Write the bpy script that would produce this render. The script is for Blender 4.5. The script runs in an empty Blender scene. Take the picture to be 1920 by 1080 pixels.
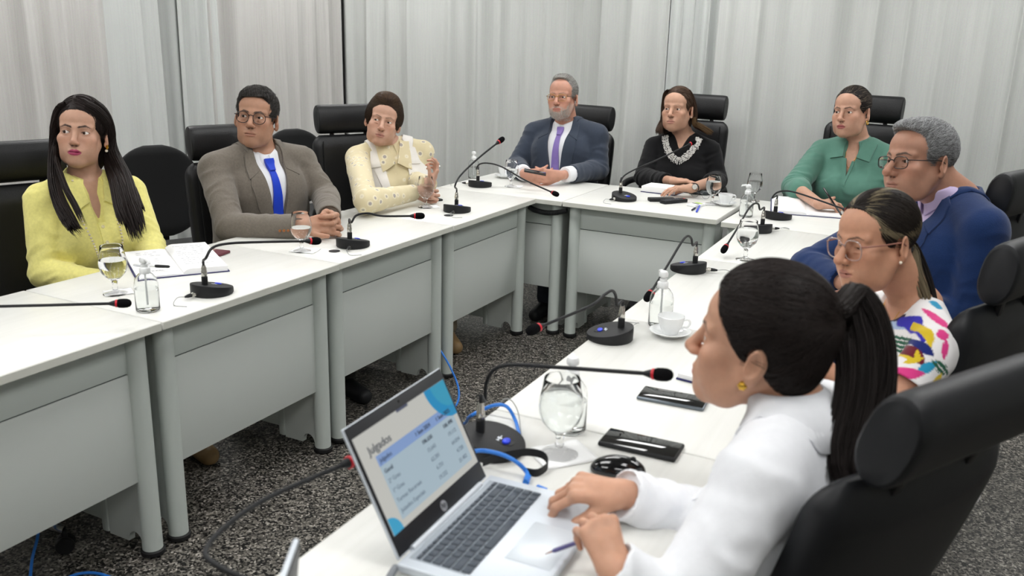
import bpy, bmesh, math, random
import numpy as np
from mathutils import Vector, Matrix, Euler
random.seed(7)
scn = bpy.context.scene
COL = scn.collection
PI = math.pi
def R(a): return math.radians(a)

# ------------------------------------------------------------------ camera
FPX = 1661.74
CAM = np.array([1.9678, -4.1203, 1.5516])
PITCH, ROLL, YAW = 0.27738, 0.02888, -0.47026
_f = np.array([math.sin(YAW)*math.cos(PITCH), math.cos(YAW)*math.cos(PITCH), -math.sin(PITCH)])
_r0 = np.array([math.cos(YAW), -math.sin(YAW), 0.0]); _u0 = np.cross(_r0, _f)
_r = _r0*math.cos(ROLL)+_u0*math.sin(ROLL); _u = -_r0*math.sin(ROLL)+_u0*math.cos(ROLL)
def ray(U, V): return _f+_r*(U-960)/FPX-_u*(V-540)/FPX
def at(U, V, d): return CAM+ray(U, V)*d
def onz(U, V, z=0.74):
    k = ray(U, V); return CAM+k*((z-CAM[2])/k[2])
def pix(P):
    d = np.array(P)-CAM; z = d@_f
    return (960+FPX*(d@_r)/z, 540-FPX*(d@_u)/z, z)
cd = bpy.data.cameras.new('camera'); cam = bpy.data.objects.new('camera', cd); COL.objects.link(cam)
cam.matrix_world = Matrix(((_r[0], _u[0], -_f[0], CAM[0]), (_r[1], _u[1], -_f[1], CAM[1]), (_r[2], _u[2], -_f[2], CAM[2]), (0, 0, 0, 1)))
cd.sensor_width = 36; cd.lens = FPX/1920*36; cd.clip_start = .05
cd.dof.use_dof = True; cd.dof.focus_distance = 3.9; cd.dof.aperture_fstop = 4.5
scn.camera = cam

# ------------------------------------------------------------------ materials
MATS = {}
def srgb(r, g, b):
    return tuple(((c/255)/12.92 if c/255 <= .04045 else ((c/255+.055)/1.055)**2.4) for c in (r, g, b))+(1,)
def mat(name, col, rough=.5, metal=0, spec=.5, noise=0, nscale=40, bump=0, bscale=200, coat=0, trans=0, ior=1.45, sheen=0, emit=None, estr=0, sss=0, attr=None, stretch=None):
    if name in MATS: return MATS[name]
    m = bpy.data.materials.new(name); m.use_nodes = True; MATS[name] = m
    nt = m.node_tree; b = nt.nodes['Principled BSDF']; L = nt.links.new
    b.inputs['Base Color'].default_value = col; b.inputs['Roughness'].default_value = rough
    b.inputs['Metallic'].default_value = metal; b.inputs['Specular IOR Level'].default_value = spec
    b.inputs['Coat Weight'].default_value = coat; b.inputs['Transmission Weight'].default_value = trans; b.inputs['IOR'].default_value = ior
    b.inputs['Sheen Weight'].default_value = sheen
    if sss:
        b.inputs['Subsurface Weight'].default_value = sss; b.inputs['Subsurface Radius'].default_value = (.012, .005, .003); b.inputs['Subsurface Scale'].default_value = 1
    if emit: b.inputs['Emission Color'].default_value = emit; b.inputs['Emission Strength'].default_value = estr
    src = None
    if attr:
        a = nt.nodes.new('ShaderNodeAttribute'); a.attribute_name = attr; src = a.outputs['Color']
    def tc(scale):
        t = nt.nodes.new('ShaderNodeTexCoord'); o = t.outputs['Object']
        if stretch:
            mp = nt.nodes.new('ShaderNodeMapping'); mp.inputs['Scale'].default_value = stretch; L(o, mp.inputs['Vector']); o = mp.outputs['Vector']
        n = nt.nodes.new('ShaderNodeTexNoise'); n.inputs['Scale'].default_value = scale; n.inputs['Detail'].default_value = 4
        L(o, n.inputs['Vector']); return n
    if noise:
        n = tc(nscale); mx = nt.nodes.new('ShaderNodeMix'); mx.data_type = 'RGBA'; mx.blend_type = 'MULTIPLY'; mx.inputs[0].default_value = 1
        rp = nt.nodes.new('ShaderNodeMapRange'); rp.inputs[1].default_value = .3; rp.inputs[2].default_value = .7; rp.inputs[3].default_value = 1-noise; rp.inputs[4].default_value = 1+noise
        L(n.outputs['Fac'], rp.inputs[0])
        if src: L(src, mx.inputs[6])
        else: mx.inputs[6].default_value = col
        L(rp.outputs[0], mx.inputs[7]); src = mx.outputs[2]
    if src: L(src, b.inputs['Base Color'])
    if bump:
        n = tc(bscale); bp = nt.nodes.new('ShaderNodeBump'); bp.inputs['Strength'].default_value = bump; bp.inputs['Distance'].default_value = .004
        L(n.outputs['Fac'], bp.inputs['Height']); L(bp.outputs[0], b.inputs['Normal'])
    return m

# ------------------------------------------------------------------ objects
def tag(o, label=None, cat=None, group=None, kind=None):
    if label: o['label'] = label
    if cat: o['category'] = cat
    if group: o['group'] = group
    if kind: o['kind'] = kind
    return o
def empty(name, loc=(0, 0, 0), rz=0, label=None, cat=None, group=None):
    o = bpy.data.objects.new(name, None); COL.objects.link(o); o.location = loc; o.rotation_euler = (0, 0, rz); o.empty_display_size = .05
    return tag(o, label, cat, group)
def obj(name, me, m=None, parent=None, smooth=True, loc=None, rot=None):
    o = bpy.data.objects.new(name, me); COL.objects.link(o)
    for x in (m if isinstance(m, (list, tuple)) else [m]):
        if x: me.materials.append(x)
    if smooth and len(me.polygons): me.polygons.foreach_set('use_smooth', [True]*len(me.polygons))
    if parent: o.parent = parent
    if loc is not None: o.location = loc
    if rot is not None: o.rotation_euler = rot
    return o
def copy_tree(o, parent=None):
    c = o.copy(); COL.objects.link(c)
    if parent is not None: c.parent = parent
    for ch in list(o.children): copy_tree(ch, c)
    return c
class MB:
    """collects shapes into one mesh"""
    def __init__(s): s.v = []; s.f = []; s.m = []
    def add(s, vs, fs, mi=0):
        b = len(s.v); s.v.extend([tuple(map(float, v)) for v in vs]); s.f.extend([tuple(b+i for i in f) for f in fs]); s.m.extend([mi]*len(fs)); return s
    def box(s, c, d, rot=None, bev=0, seg=2, mi=0, taper=1):
        bm = bmesh.new(); bmesh.ops.create_cube(bm, size=1)
        for v in bm.verts:
            v.co = Vector((v.co.x*d[0], v.co.y*d[1], v.co.z*d[2]))
            if taper != 1 and v.co.z > 0: v.co.x *= taper; v.co.y *= taper
        if bev: bmesh.ops.bevel(bm, geom=bm.edges[:], offset=bev, segments=seg, affect='EDGES', profile=.5)
        M = (rot if rot is not None else Matrix.Identity(3)).to_4x4(); M.translation = Vector(c)
        bm.transform(M); bm.verts.index_update()
        s.add([v.co for v in bm.verts], [[v.index for v in f.verts] for f in bm.faces], mi); bm.free(); return s
    def lathe(s, prof, c=(0, 0, 0), n=32, rot=None, mi=0, sx=1, sy=1, cap=True):
        vs = []; fs = []
        for (r, z) in prof:
            for k in range(n):
                a = 2*PI*k/n; vs.append(Vector((r*math.cos(a)*sx, r*math.sin(a)*sy, z)))
        for i in range(len(prof)-1):
            for k in range(n):
                k2 = (k+1) % n; fs.append((i*n+k, i*n+k2, (i+1)*n+k2, (i+1)*n+k))
        if cap:
            if prof[0][0] > 1e-6: fs.append(tuple(range(n-1, -1, -1)))
            if prof[-1][0] > 1e-6: fs.append(tuple((len(prof)-1)*n+k for k in range(n)))
        M = rot if rot is not None else Matrix.Identity(3)
        s.add([M@v+Vector(c) for v in vs], fs, mi); return s
    def tube(s, pts, r, n=8, mi=0, cap=True, flat=1.0):
        P = [Vector(p) for p in pts]; rs = r if isinstance(r, (list, tuple)) else [r]*len(P)
        T = [(P[min(i+1, len(P)-1)]-P[max(i-1, 0)]).normalized() for i in range(len(P))]
        up = Vector((0, 0, 1)) if abs(T[0].z) < .9 else Vector((1, 0, 0))
        N = (up-T[0]*up.dot(T[0])).normalized(); vs = []; fs = []
        for i in range(len(P)):
            N = (N-T[i]*N.dot(T[i])).normalized(); B = T[i].cross(N)
            for k in range(n):
                a = 2*PI*k/n; vs.append(P[i]+(N*math.cos(a)+B*math.sin(a)*flat)*rs[i])
        for i in range(len(P)-1):
            for k in range(n):
                k2 = (k+1) % n; fs.append((i*n+k, i*n+k2, (i+1)*n+k2, (i+1)*n+k))
        if cap: fs.append(tuple(range(n-1, -1, -1))); fs.append(tuple((len(P)-1)*n+k for k in range(n)))
        s.add(vs, fs, mi); return s
    def ball(s, c, r, n=16, rot=None, mi=0):
        rr = r if isinstance(r, (list, tuple)) else (r, r, r); h = max(4, n//2)
        vs = [Vector((0, 0, -1))]; fs = []
        for i in range(1, h):
            t = PI*i/h
            for k in range(n):
                a = 2*PI*k/n; vs.append(Vector((math.sin(t)*math.cos(a), math.sin(t)*math.sin(a), -math.cos(t))))
        vs.append(Vector((0, 0, 1)))
        for k in range(n):
            fs.append((0, 1+(k+1) % n, 1+k)); e = 1+(h-2)*n; fs.append((e+k, e+(k+1) % n, len(vs)-1))
        for i in range(h-2):
            for k in range(n):
                k2 = (k+1) % n; a = 1+i*n; fs.append((a+k, a+k2, a+n+k2, a+n+k))
        M = rot if rot is not None else Matrix.Identity(3)
        s.add([M@Vector((v.x*rr[0], v.y*rr[1], v.z*rr[2]))+Vector(c) for v in vs], fs, mi); return s
    def prism(s, poly, z0, z1, mi=0, M=None):
        n = len(poly); vs = [Vector((p[0], p[1], z0)) for p in poly]+[Vector((p[0], p[1], z1)) for p in poly]
        fs = [tuple(range(n-1, -1, -1)), tuple(range(n, 2*n))]+[(i, (i+1) % n, n+(i+1) % n, n+i) for i in range(n)]
        if M is not None: vs = [M@v for v in vs]
        s.add(vs, fs, mi); return s
    def mesh(s, name):
        me = bpy.data.meshes.new(name); me.from_pydata(s.v, [], s.f)
        if any(s.m): me.polygons.foreach_set('material_index', s.m)
        me.update(); return me
    def build(s, name, m, parent=None, smooth=True, angle=40, loc=None, rot=None):
        me = s.mesh(name); o = obj(name, me, m, parent, False, loc, rot)
        if smooth:
            bm = bmesh.new(); bm.from_mesh(me); ca = R(angle)
            bmesh.ops.recalc_face_normals(bm, faces=bm.faces[:])
            for f in bm.faces: f.smooth = True
            for e in bm.edges:
                if len(e.link_faces) == 2 and e.calc_face_angle(0) > ca: e.smooth = False
            bm.to_mesh(me); bm.free()
        return o
def rotz(a): return Matrix.Rotation(a, 3, 'Z')
def rotx(a): return Matrix.Rotation(a, 3, 'X')
def roty(a): return Matrix.Rotation(a, 3, 'Y')
def spline(pts, n=8):
    """Catmull-Rom through points"""
    P = [np.array(p, float) for p in pts]; P = [2*P[0]-P[1]]+P+[2*P[-1]-P[-2]]; out = []
    for i in range(1, len(P)-2):
        for k in range(n):
            t = k/n; a, b, c, d = P[i-1:i+3]
            out.append(.5*((2*b)+(-a+c)*t+(2*a-5*b+4*c-d)*t*t+(-a+3*b-3*c+d)*t**3))
    out.append(P[-2]); return out
def text_mesh(body, size, name='lettering', align='LEFT', ext=0.0002):
    cu = bpy.data.curves.new(name, 'FONT'); cu.body = body; cu.size = size; cu.align_x = align; cu.extrude = ext; cu.resolution_u = 3
    t = bpy.data.objects.new(name, cu); COL.objects.link(t); bpy.context.view_layer.update()
    me = bpy.data.meshes.new_from_object(t.evaluated_get(bpy.context.evaluated_depsgraph_get()))
    bpy.data.objects.remove(t); return me

# ------------------------------------------------------------------ implicit surfaces
F4 = np.float32
class Sdf:
    """ordered list of blended primitives; each lives in a frame (3x3 rotation, origin)"""
    def __init__(s): s.p = []; s.frames = [(np.eye(3), np.zeros(3))]; s.cur = 0
    def frame(s, Rm=None, o=None, scale=1.0):
        if Rm is None: s.cur = 0; return s
        s.frames.append((np.array(Rm)*1.0, np.array(o, float), scale)); s.cur = len(s.frames)-1; return s
    def _add(s, fn, op, k): s.p.append((fn, s.cur, op, k)); return s
    def cone(s, a, b, ra, rb=None, k=.01, op='u', sc=None):
        a = np.array(a, F4); b = np.array(b, F4); rb = ra if rb is None else rb
        S = np.array(sc if sc is not None else (1, 1, 1), F4); mn = float(S.max())
        A = a*S; ba = b*S-A; L2 = float(ba@ba)+1e-12
        def fn(P):
            q = P*S-A; t = np.clip(q@ba/L2, 0, 1)
            return (np.linalg.norm(q-t[:, None]*ba, axis=1)-(ra+(rb-ra)*t))/mn
        return s._add(fn, op, k)
    def capped(s, a, b, ra, rb, k=.01, op='u', rnd=.003):
        a = np.array(a, F4); b = np.array(b, F4); ax = b-a; L = float(np.linalg.norm(ax)); ax = ax/L
        def fn(P):
            q = P-a; t = q@ax; rad = np.linalg.norm(q-t[:, None]*ax, axis=1)
            tt = np.clip(t/L, 0, 1); dr = rad-(ra+(rb-ra)*tt)+rnd; dz = np.abs(t-L/2)-L/2+rnd
            return np.minimum(np.maximum(dr, dz), 0)+np.hypot(np.maximum(dr, 0), np.maximum(dz, 0))-rnd
        return s._add(fn, op, k)
    def ell(s, c, r, rot=None, k=.01, op='u'):
        c = np.array(c, F4); r = np.array(r if hasattr(r, '__len__') else (r, r, r), F4); M = None if rot is None else np.array(rot, F4)
        def fn(P):
            q = P-c
            if M is not None: q = q@M
            k0 = np.linalg.norm(q/r, axis=1); k1 = np.linalg.norm(q/(r*r), axis=1)+1e-9
            return k0*(k0-1)/k1
        return s._add(fn, op, k)
    def box(s, c, h, rnd=.005, rot=None, k=.01, op='u'):
        c = np.array(c, F4); h = np.array(h, F4)-rnd; M = None if rot is None else np.array(rot, F4)
        def fn(P):
            q = P-c
            if M is not None: q = q@M
            q = np.abs(q)-h
            return np.linalg.norm(np.maximum(q, 0), axis=1)+np.minimum(q.max(axis=1), 0)-rnd
        return s._add(fn, op, k)
    def loft(s, secs, k=.02, op='u'):
        """secs: (z, cx, cy, half width, half depth) in the current frame; superellipse sections up local z"""
        A = np.array(secs, F4)
        def fn(P):
            z = np.clip(P[:, 2], A[0, 0], A[-1, 0]); zz = P[:, 2]
            cx = np.interp(z, A[:, 0], A[:, 1]); cy = np.interp(z, A[:, 0], A[:, 2]); w = np.interp(z, A[:, 0], A[:, 3]); d = np.interp(z, A[:, 0], A[:, 4])
            x = (P[:, 0]-cx)/w; y = (P[:, 1]-cy)/d
            n = (np.abs(x)**2.3+np.abs(y)**2.3)**(1/2.3)+1e-6
            g = np.sqrt((x/w)**2+(y/d)**2)/np.sqrt(x*x+y*y+1e-9)+1e-6
            dr = (n-1)/g*.9; dz = np.maximum(A[0, 0]-zz, zz-A[-1, 0])
            return (np.minimum(np.maximum(dr, dz), 0)+np.hypot(np.maximum(dr, 0), np.maximum(dz, 0))).astype(F4)
        return s._add(fn, op, k)
    def half(s, o, n, k=.004, op='i'):
        """keeps the side against n"""
        o = np.array(o, F4); n = np.array(n, F4); n = n/np.linalg.norm(n)
        return s._add(lambda P: (P-o)@n, op, k)
    def raw(s, fn, op='u', k=.01): return s._add(fn, op, k)
    def disp(s, fn): return s._add(fn, 'd', 0)
    def ev(s, P, active=None):
        P = np.asarray(P, F4); cache = {}; D = np.full(len(P), 1.0, F4)
        for i, (fn, fr, op, k) in enumerate(s.p):
            if active is not None and not active[i]: continue
            if fr not in cache:
                if fr == 0: cache[fr] = (P, 1.0)
                else:
                    Rm, o, sc = s.frames[fr]; cache[fr] = (((P-o.astype(F4))@Rm.astype(F4))/F4(sc), sc)
            Q, sc = cache[fr]; d = fn(Q)*sc
            if op == 'd': D = D+d; continue
            if op == 'u':
                if k <= 0: D = np.minimum(D, d)
                else: h = np.maximum(k-np.abs(D-d), 0)/k; D = np.minimum(D, d)-h*h*k*.25
            else:
                e = -d if op == 's' else d
                if k <= 0: D = np.maximum(D, e)
                else: h = np.maximum(k-np.abs(D-e), 0)/k; D = np.maximum(D, e)+h*h*k*.25
        return D
    def single(s, i, P):
        fn, fr, op, k = s.p[i]
        if fr == 0: return fn(P)
        Rm, o, sc = s.frames[fr]; return fn(((P-o.astype(F4))@Rm.astype(F4))/F4(sc))*sc
    def mesh(s, lo, hi, h, B=14):
        lo = np.array(lo, float); hi = np.array(hi, float); nb = np.ceil((hi-lo)/(h*B)).astype(int); n = nb*B+1
        V = np.ones(tuple(n), F4); hd = h*B*.5*math.sqrt(3)
        I = np.stack(np.meshgrid(*[np.arange(k) for k in nb], indexing='ij'), -1).reshape(-1, 3)
        C = (lo+(I*B+B/2)*h).astype(F4); D = s.ev(C); ind = [s.single(i, C) for i in range(len(s.p))]
        g = np.stack(np.meshgrid(*[np.arange(B+1)]*3, indexing='ij'), -1).reshape(-1, 3)*h
        for b in range(len(I)):
            i, j, l = I[b]*B; sl = (slice(i, i+B+1), slice(j, j+B+1), slice(l, l+B+1))
            if abs(D[b]) > hd*1.7+.01:
                V[sl] = np.where(np.abs(V[sl]) < 1, V[sl], np.sign(D[b])); continue
            act = []
            for q, (fn, fr, op, k) in enumerate(s.p):
                dq = ind[q][b]
                act.append(True if op == 'd' else ((dq < hd*1.5+k) if op in 'us' else (dq > -hd*1.5-k)))
            V[sl] = s.ev((lo+I[b]*B*h+g).astype(F4), act).reshape(B+1, B+1, B+1)
        return nets(V, lo, h)
def nets(V, lo, h):
    S = V < 0; n = V.shape
    c = np.zeros((n[0]-1, n[1]-1, n[2]-1), np.int8)
    for dx in (0, 1):
        for dy in (0, 1):
            for dz in (0, 1): c += S[dx:n[0]-1+dx, dy:n[1]-1+dy, dz:n[2]-1+dz]
    I = np.argwhere((c > 0) & (c < 8)); ids = np.full(c.shape, -1, np.int32); ids[I[:, 0], I[:, 1], I[:, 2]] = np.arange(len(I))
    off = np.array([(a, b, d) for a in (0, 1) for b in (0, 1) for d in (0, 1)])
    K = np.stack([V[I[:, 0]+o[0], I[:, 1]+o[1], I[:, 2]+o[2]] for o in off], 1)
    acc = np.zeros((len(I), 3)); cnt = np.zeros(len(I))
    for a in range(8):
        for b in range(a+1, 8):
            if np.abs(off[a]-off[b]).sum() != 1: continue
            m = (K[:, a] < 0) != (K[:, b] < 0); t = np.where(m, K[:, a]/(K[:, a]-K[:, b]+1e-20), 0)
            acc += np.where(m[:, None], off[a]+t[:, None]*(off[b]-off[a]), 0); cnt += m
    P = lo+(I+acc/cnt[:, None])*h; Q = []
    for ax in range(3):
        s0 = [slice(None)]*3; s1 = [slice(None)]*3; s0[ax] = slice(0, n[ax]-1); s1[ax] = slice(1, n[ax])
        E = np.argwhere(S[tuple(s0)] != S[tuple(s1)]); b, d = [(1, 2), (2, 0), (0, 1)][ax]
        E = E[(E[:, b] > 0) & (E[:, d] > 0) & (E[:, b] < n[b]-1) & (E[:, d] < n[d]-1)]
        if not len(E): continue
        flip = S[E[:, 0], E[:, 1], E[:, 2]]
        def idx(ob, od):
            F = E.copy(); F[:, b] -= ob; F[:, d] -= od; return ids[F[:, 0], F[:, 1], F[:, 2]]
        q = np.stack([idx(1, 1), idx(0, 1), idx(0, 0), idx(1, 0)], 1)
        Q.append(np.where(flip[:, None], q, q[:, ::-1]))
    Q = np.concatenate(Q); Q = Q[(Q >= 0).all(1)]
    return P, Q
def np_mesh(name, P, Q, col=None):
    me = bpy.data.meshes.new(name); k = Q.shape[1]
    me.vertices.add(len(P)); me.vertices.foreach_set('co', np.ascontiguousarray(P, F4).ravel())
    me.loops.add(Q.size); me.loops.foreach_set('vertex_index', np.ascontiguousarray(Q, np.int32).ravel())
    me.polygons.add(len(Q)); me.polygons.foreach_set('loop_start', np.arange(0, Q.size, k, dtype=np.int32))
    me.update(calc_edges=True); me.validate()
    me.polygons.foreach_set('use_smooth', np.ones(len(me.polygons), bool))
    if col is not None:
        a = me.color_attributes.new('Col', 'FLOAT_COLOR', 'POINT'); c = np.ones((len(P), 4), F4); c[:, :3] = col; a.data.foreach_set('color', c.ravel())
    return me
# ================================================================== room
def nodes_mat(name, build):
    if name in MATS: return MATS[name]
    m = bpy.data.materials.new(name); m.use_nodes = True; MATS[name] = m; nt = m.node_tree; b = nt.nodes['Principled BSDF']
    def N(t, **kw):
        n = nt.nodes.new(t)
        for k, v in kw.items():
            if k.startswith('_'): setattr(n, k[1:], v)
            else: n.inputs[k.replace('__', ' ')].default_value = v
        return n
    build(N, nt.links.new, b); return m
def ramp(N, pts):
    r = N('ShaderNodeValToRGB'); e = r.color_ramp.elements
    while len(e) < len(pts): e.new(.5)
    for x, (p, c) in zip(e, pts): x.position = p; x.color = c
    return r
def granite(N, L, b):
    tc = N('ShaderNodeTexCoord'); nz = N('ShaderNodeTexNoise', Scale=90, Detail=3); L(tc.outputs['Object'], nz.inputs['Vector'])
    w = N('ShaderNodeMix', _data_type='RGBA', _blend_type='ADD'); w.inputs[0].default_value = .012; L(tc.outputs['Object'], w.inputs[6]); L(nz.outputs['Color'], w.inputs[7])
    v = N('ShaderNodeTexVoronoi', Scale=150); L(w.outputs[2], v.inputs['Vector']); sp = N('ShaderNodeSeparateColor'); L(v.outputs['Color'], sp.inputs[0])
    r1 = ramp(N, [(0, srgb(18, 18, 18)), (.20, srgb(34, 33, 32)), (.36, srgb(84, 81, 76)), (.58, srgb(112, 108, 101)), (.78, srgb(134, 130, 122)), (.92, srgb(168, 163, 154))]); r1.color_ramp.interpolation = 'CONSTANT'; L(sp.outputs[0], r1.inputs[0])
    n1 = N('ShaderNodeTexNoise', Scale=34, Detail=5, Roughness=.7); L(tc.outputs['Object'], n1.inputs['Vector']); r2 = ramp(N, [(.34, (.45, .45, .45, 1)), (.62, (1.15, 1.15, 1.15, 1))]); L(n1.outputs['Fac'], r2.inputs[0])
    mx = N('ShaderNodeMix', _data_type='RGBA', _blend_type='MULTIPLY'); mx.inputs[0].default_value = 1; L(r1.outputs[0], mx.inputs[6]); L(r2.outputs[0], mx.inputs[7])
    br = N('ShaderNodeTexBrick', Scale=1, Mortar__Size=.0015, Brick__Width=.6, Row__Height=.6); br.offset = 0; br.inputs['Color1'].default_value = br.inputs['Color2'].default_value = (1, 1, 1, 1); br.inputs['Mortar'].default_value = (.45, .45, .45, 1)
    L(tc.outputs['Object'], br.inputs['Vector']); m2 = N('ShaderNodeMix', _data_type='RGBA', _blend_type='MULTIPLY'); m2.inputs[0].default_value = 1; L(mx.outputs[2], m2.inputs[6]); L(br.outputs[0], m2.inputs[7]); L(m2.outputs[2], b.inputs['Base Color'])
    b.inputs['Roughness'].default_value = .40; b.inputs['Specular IOR Level'].default_value = .35
def laminate(N, L, b):
    tc = N('ShaderNodeTexCoord'); mp = N('ShaderNodeMapping'); mp.inputs['Scale'].default_value = (.6, 14, 1); mp.inputs['Rotation'].default_value = (0, 0, R(90)); n = N('ShaderNodeTexNoise', Scale=3, Detail=5, Distortion=.8)
    L(tc.outputs['Object'], mp.inputs['Vector']); L(mp.outputs[0], n.inputs['Vector']); r = ramp(N, [(.3, srgb(222, 222, 217)), (.5, srgb(226, 226, 221)), (.7, srgb(228, 228, 224))]); L(n.outputs['Fac'], r.inputs[0]); L(r.outputs[0], b.inputs['Base Color'])
    b.inputs['Roughness'].default_value = .34; b.inputs['Specular IOR Level'].default_value = .4
def curtain_cloth(c1, c2, c3):
    def f(N, L, b):
        tc = N('ShaderNodeTexCoord'); mp = N('ShaderNodeMapping'); mp.inputs['Scale'].default_value = (60, 60, .25); n = N('ShaderNodeTexNoise', Scale=2.2, Detail=5, Roughness=.7); L(tc.outputs['UV'], mp.inputs['Vector']); L(mp.outputs[0], n.inputs['Vector'])
        mp.inputs['Scale'].default_value = (60, .9, 1); r = ramp(N, [(.32, c1), (.5, c2), (.66, c3)]); L(n.outputs['Fac'], r.inputs[0])
        w = N('ShaderNodeTexNoise', Scale=260, Detail=3); L(tc.outputs['UV'], w.inputs['Vector']); m = N('ShaderNodeMix', _data_type='RGBA', _blend_type='OVERLAY'); m.inputs[0].default_value = .25; L(r.outputs[0], m.inputs[6]); L(w.outputs['Color'], m.inputs[7])
        hs = N('ShaderNodeHueSaturation', Saturation=.8); L(m.outputs[2], hs.inputs['Color']); L(hs.outputs[0], b.inputs['Base Color']); b.inputs['Roughness'].default_value = .85; b.inputs['Specular IOR Level'].default_value = .15; b.inputs['Sheen Weight'].default_value = .15
    return f
FLOOR = nodes_mat('granite', granite); TOP = nodes_mat('white_laminate', laminate)
PAINT = mat('plaster', srgb(160, 160, 155), rough=.8); CEIL = mat('ceiling_paint', srgb(196, 196, 192), rough=.85)
CURT_B = nodes_mat('curtain_grey', curtain_cloth(srgb(195, 199, 195), srgb(201, 204, 200), srgb(205, 207, 203)))
CURT_L = nodes_mat('curtain_rose', curtain_cloth(srgb(190, 188, 184), srgb(198, 196, 192), srgb(203, 201, 197)))
CURT_S = nodes_mat('curtain_lining', curtain_cloth(srgb(201, 205, 202), srgb(206, 210, 207), srgb(210, 213, 210)))
X0, X1, Y0, Y1, ZC = -2.95, 4.2, -6.6, 2.2, 2.75
def struct(name, b, m, **k): return tag(b.build(name, m, None, **k), kind='structure')
struct('floor', MB().box(((X0+X1)/2, (Y0+Y1)/2, -.05), (X1-X0+.3, Y1-Y0+.3, .1)), FLOOR)
struct('ceiling', MB().box(((X0+X1)/2, (Y0+Y1)/2, ZC+.05), (X1-X0+.3, Y1-Y0+.3, .1)), CEIL)
struct('wall_back', MB().box(((X0+X1)/2, Y1+.075, ZC/2), (X1-X0+.3, .14, ZC)), PAINT)
struct('wall_front', MB().box(((X0+X1)/2, Y0-.075, ZC/2), (X1-X0+.3, .14, ZC)), PAINT)
struct('wall_left', MB().box((X0-.075, (Y0+Y1)/2, ZC/2), (.14, Y1-Y0, ZC)), PAINT)
struct('wall_right', MB().box((X1+.075, (Y0+Y1)/2, ZC/2), (.14, Y1-Y0, ZC)), PAINT)
LIT = mat('light_diffuser', (1, 1, 1, 1), emit=(1, .995, .985, 1), estr=11.5); ALU = mat('white_metal', srgb(225, 226, 226), rough=.4)
for i, x in enumerate((-1.9, .3, 2.5)):
    for j, y in enumerate((-5.0, -2.9, -.8, 1.1)):
        e = empty('ceiling_light', (x, y, ZC), 0, 'recessed white panel light in the ceiling', 'ceiling light', 'ceiling panel lights')
        b = MB()
        for sx in (-1, 1): b.box((sx*.61, 0, -.011), (.03, .64, .02)); b.box((0, sx*.305, -.011), (1.25, .03, .02))
        b.build('frame', ALU, e); MB().box((0, 0, -.006), (1.19, .58, .008)).build('diffuser', LIT, e)
# ------------------------------------------------------------------ curtains
def curtain(name_label, axis, fixed, a0, a1, m, amp, per, seed, bulge=0, z1=2.72, gath=0, group=None):
    rng = np.random.default_rng(seed); L = abs(a1-a0); n = int(L/.008)+2; nz = 26; t = np.linspace(0, 1, n); s = t*L
    ph = np.cumsum(np.full(n, 2*PI/per*(L/n))*(1+.35*np.sin(s*3.1+seed)+.25*np.sin(s*7.7+seed*2))); vs = []; fs = []
    z = np.linspace(.02, z1, nz); A = amp*(.65+.35*np.sin(s*4.3+seed*1.7)); X = rng.uniform(0, 6, 3)
    for k, zz in enumerate(z):
        q = zz/z1; off = A*(np.sin(ph+.25*math.sin(q*4+X[0]))*(1.05-.25*q)+.28*np.sin(2.3*ph+1.1+q*.9+X[1]))+.010*np.sin(s*11+q*3+X[2])
        along = a0+(a1-a0)*t+.35*amp*np.cos(ph+.3)*(a1-a0)/L*np.clip(np.minimum(t, 1-t)*12, 0, 1)
        for i in range(n): vs.append((fixed+off[i], along[i], zz) if axis == 'x' else (along[i], fixed-off[i], zz))
    for k in range(nz-1):
        for i in range(n-1): a = k*n+i; fs.append((a, a+1, a+n+1, a+n))
    me = bpy.data.meshes.new('curtain'); me.from_pydata(vs, [], fs); uv = me.uv_layers.new(name='UVMap'); sl = np.cumsum(np.r_[0, np.hypot(np.diff(A*np.sin(ph)), np.diff(s))])
    vi = np.zeros(len(me.loops), np.int32); me.loops.foreach_get('vertex_index', vi); uv.data.foreach_set('uv', np.stack([sl[vi % n], z[vi//n]], 1).astype(F4).ravel())
    o = obj('curtain', me, m); md = o.modifiers.new('solid', 'SOLIDIFY'); md.thickness = .004
    tag(o, name_label, 'curtain', 'floor-length curtains along the walls'); return o
XL, YB = -2.72, 1.98
def onx(U, V, X): k = ray(U, V); return CAM+k*((X-CAM[0])/k[0])
def ony(U, V, Y): k = ray(U, V); return CAM+k*((Y-CAM[1])/k[1])
yl = lambda u: onx(u, 120, XL)[1]
xb = lambda u: ony(u, 120, YB)[0]
curtain('greyish rose curtain behind the woman in yellow', 'x', XL, Y0+.1, yl(203), CURT_L, .045, .24, 1)
curtain('pale bunched curtain edge hanging left of the man with the blue tie', 'x', XL-.06, yl(185), yl(352), CURT_S, .045, .19, 5)
curtain('narrow pale gathered curtain strip above the headrest of the man in taupe', 'x', XL+.02, yl(335), yl(408), CURT_S, .035, .105, 9)
curtain('wide rose-grey curtain behind the man in the taupe suit', 'x', XL-.03, yl(388), YB-.015, CURT_L, .042, .20, 4)
curtain('wide pale curtain behind the grey-bearded man', 'y', YB, XL-.03, xb(1245), CURT_B, .050, .21, 2)
curtain('bunched curtain folds above the woman in black', 'y', YB+.07, xb(1225), xb(1352), CURT_S, .040, .115, 7)
curtain('wide pale curtain behind the woman in green', 'y', YB-.01, xb(1340), X1-.1, CURT_B, .046, .24, 3)

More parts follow.
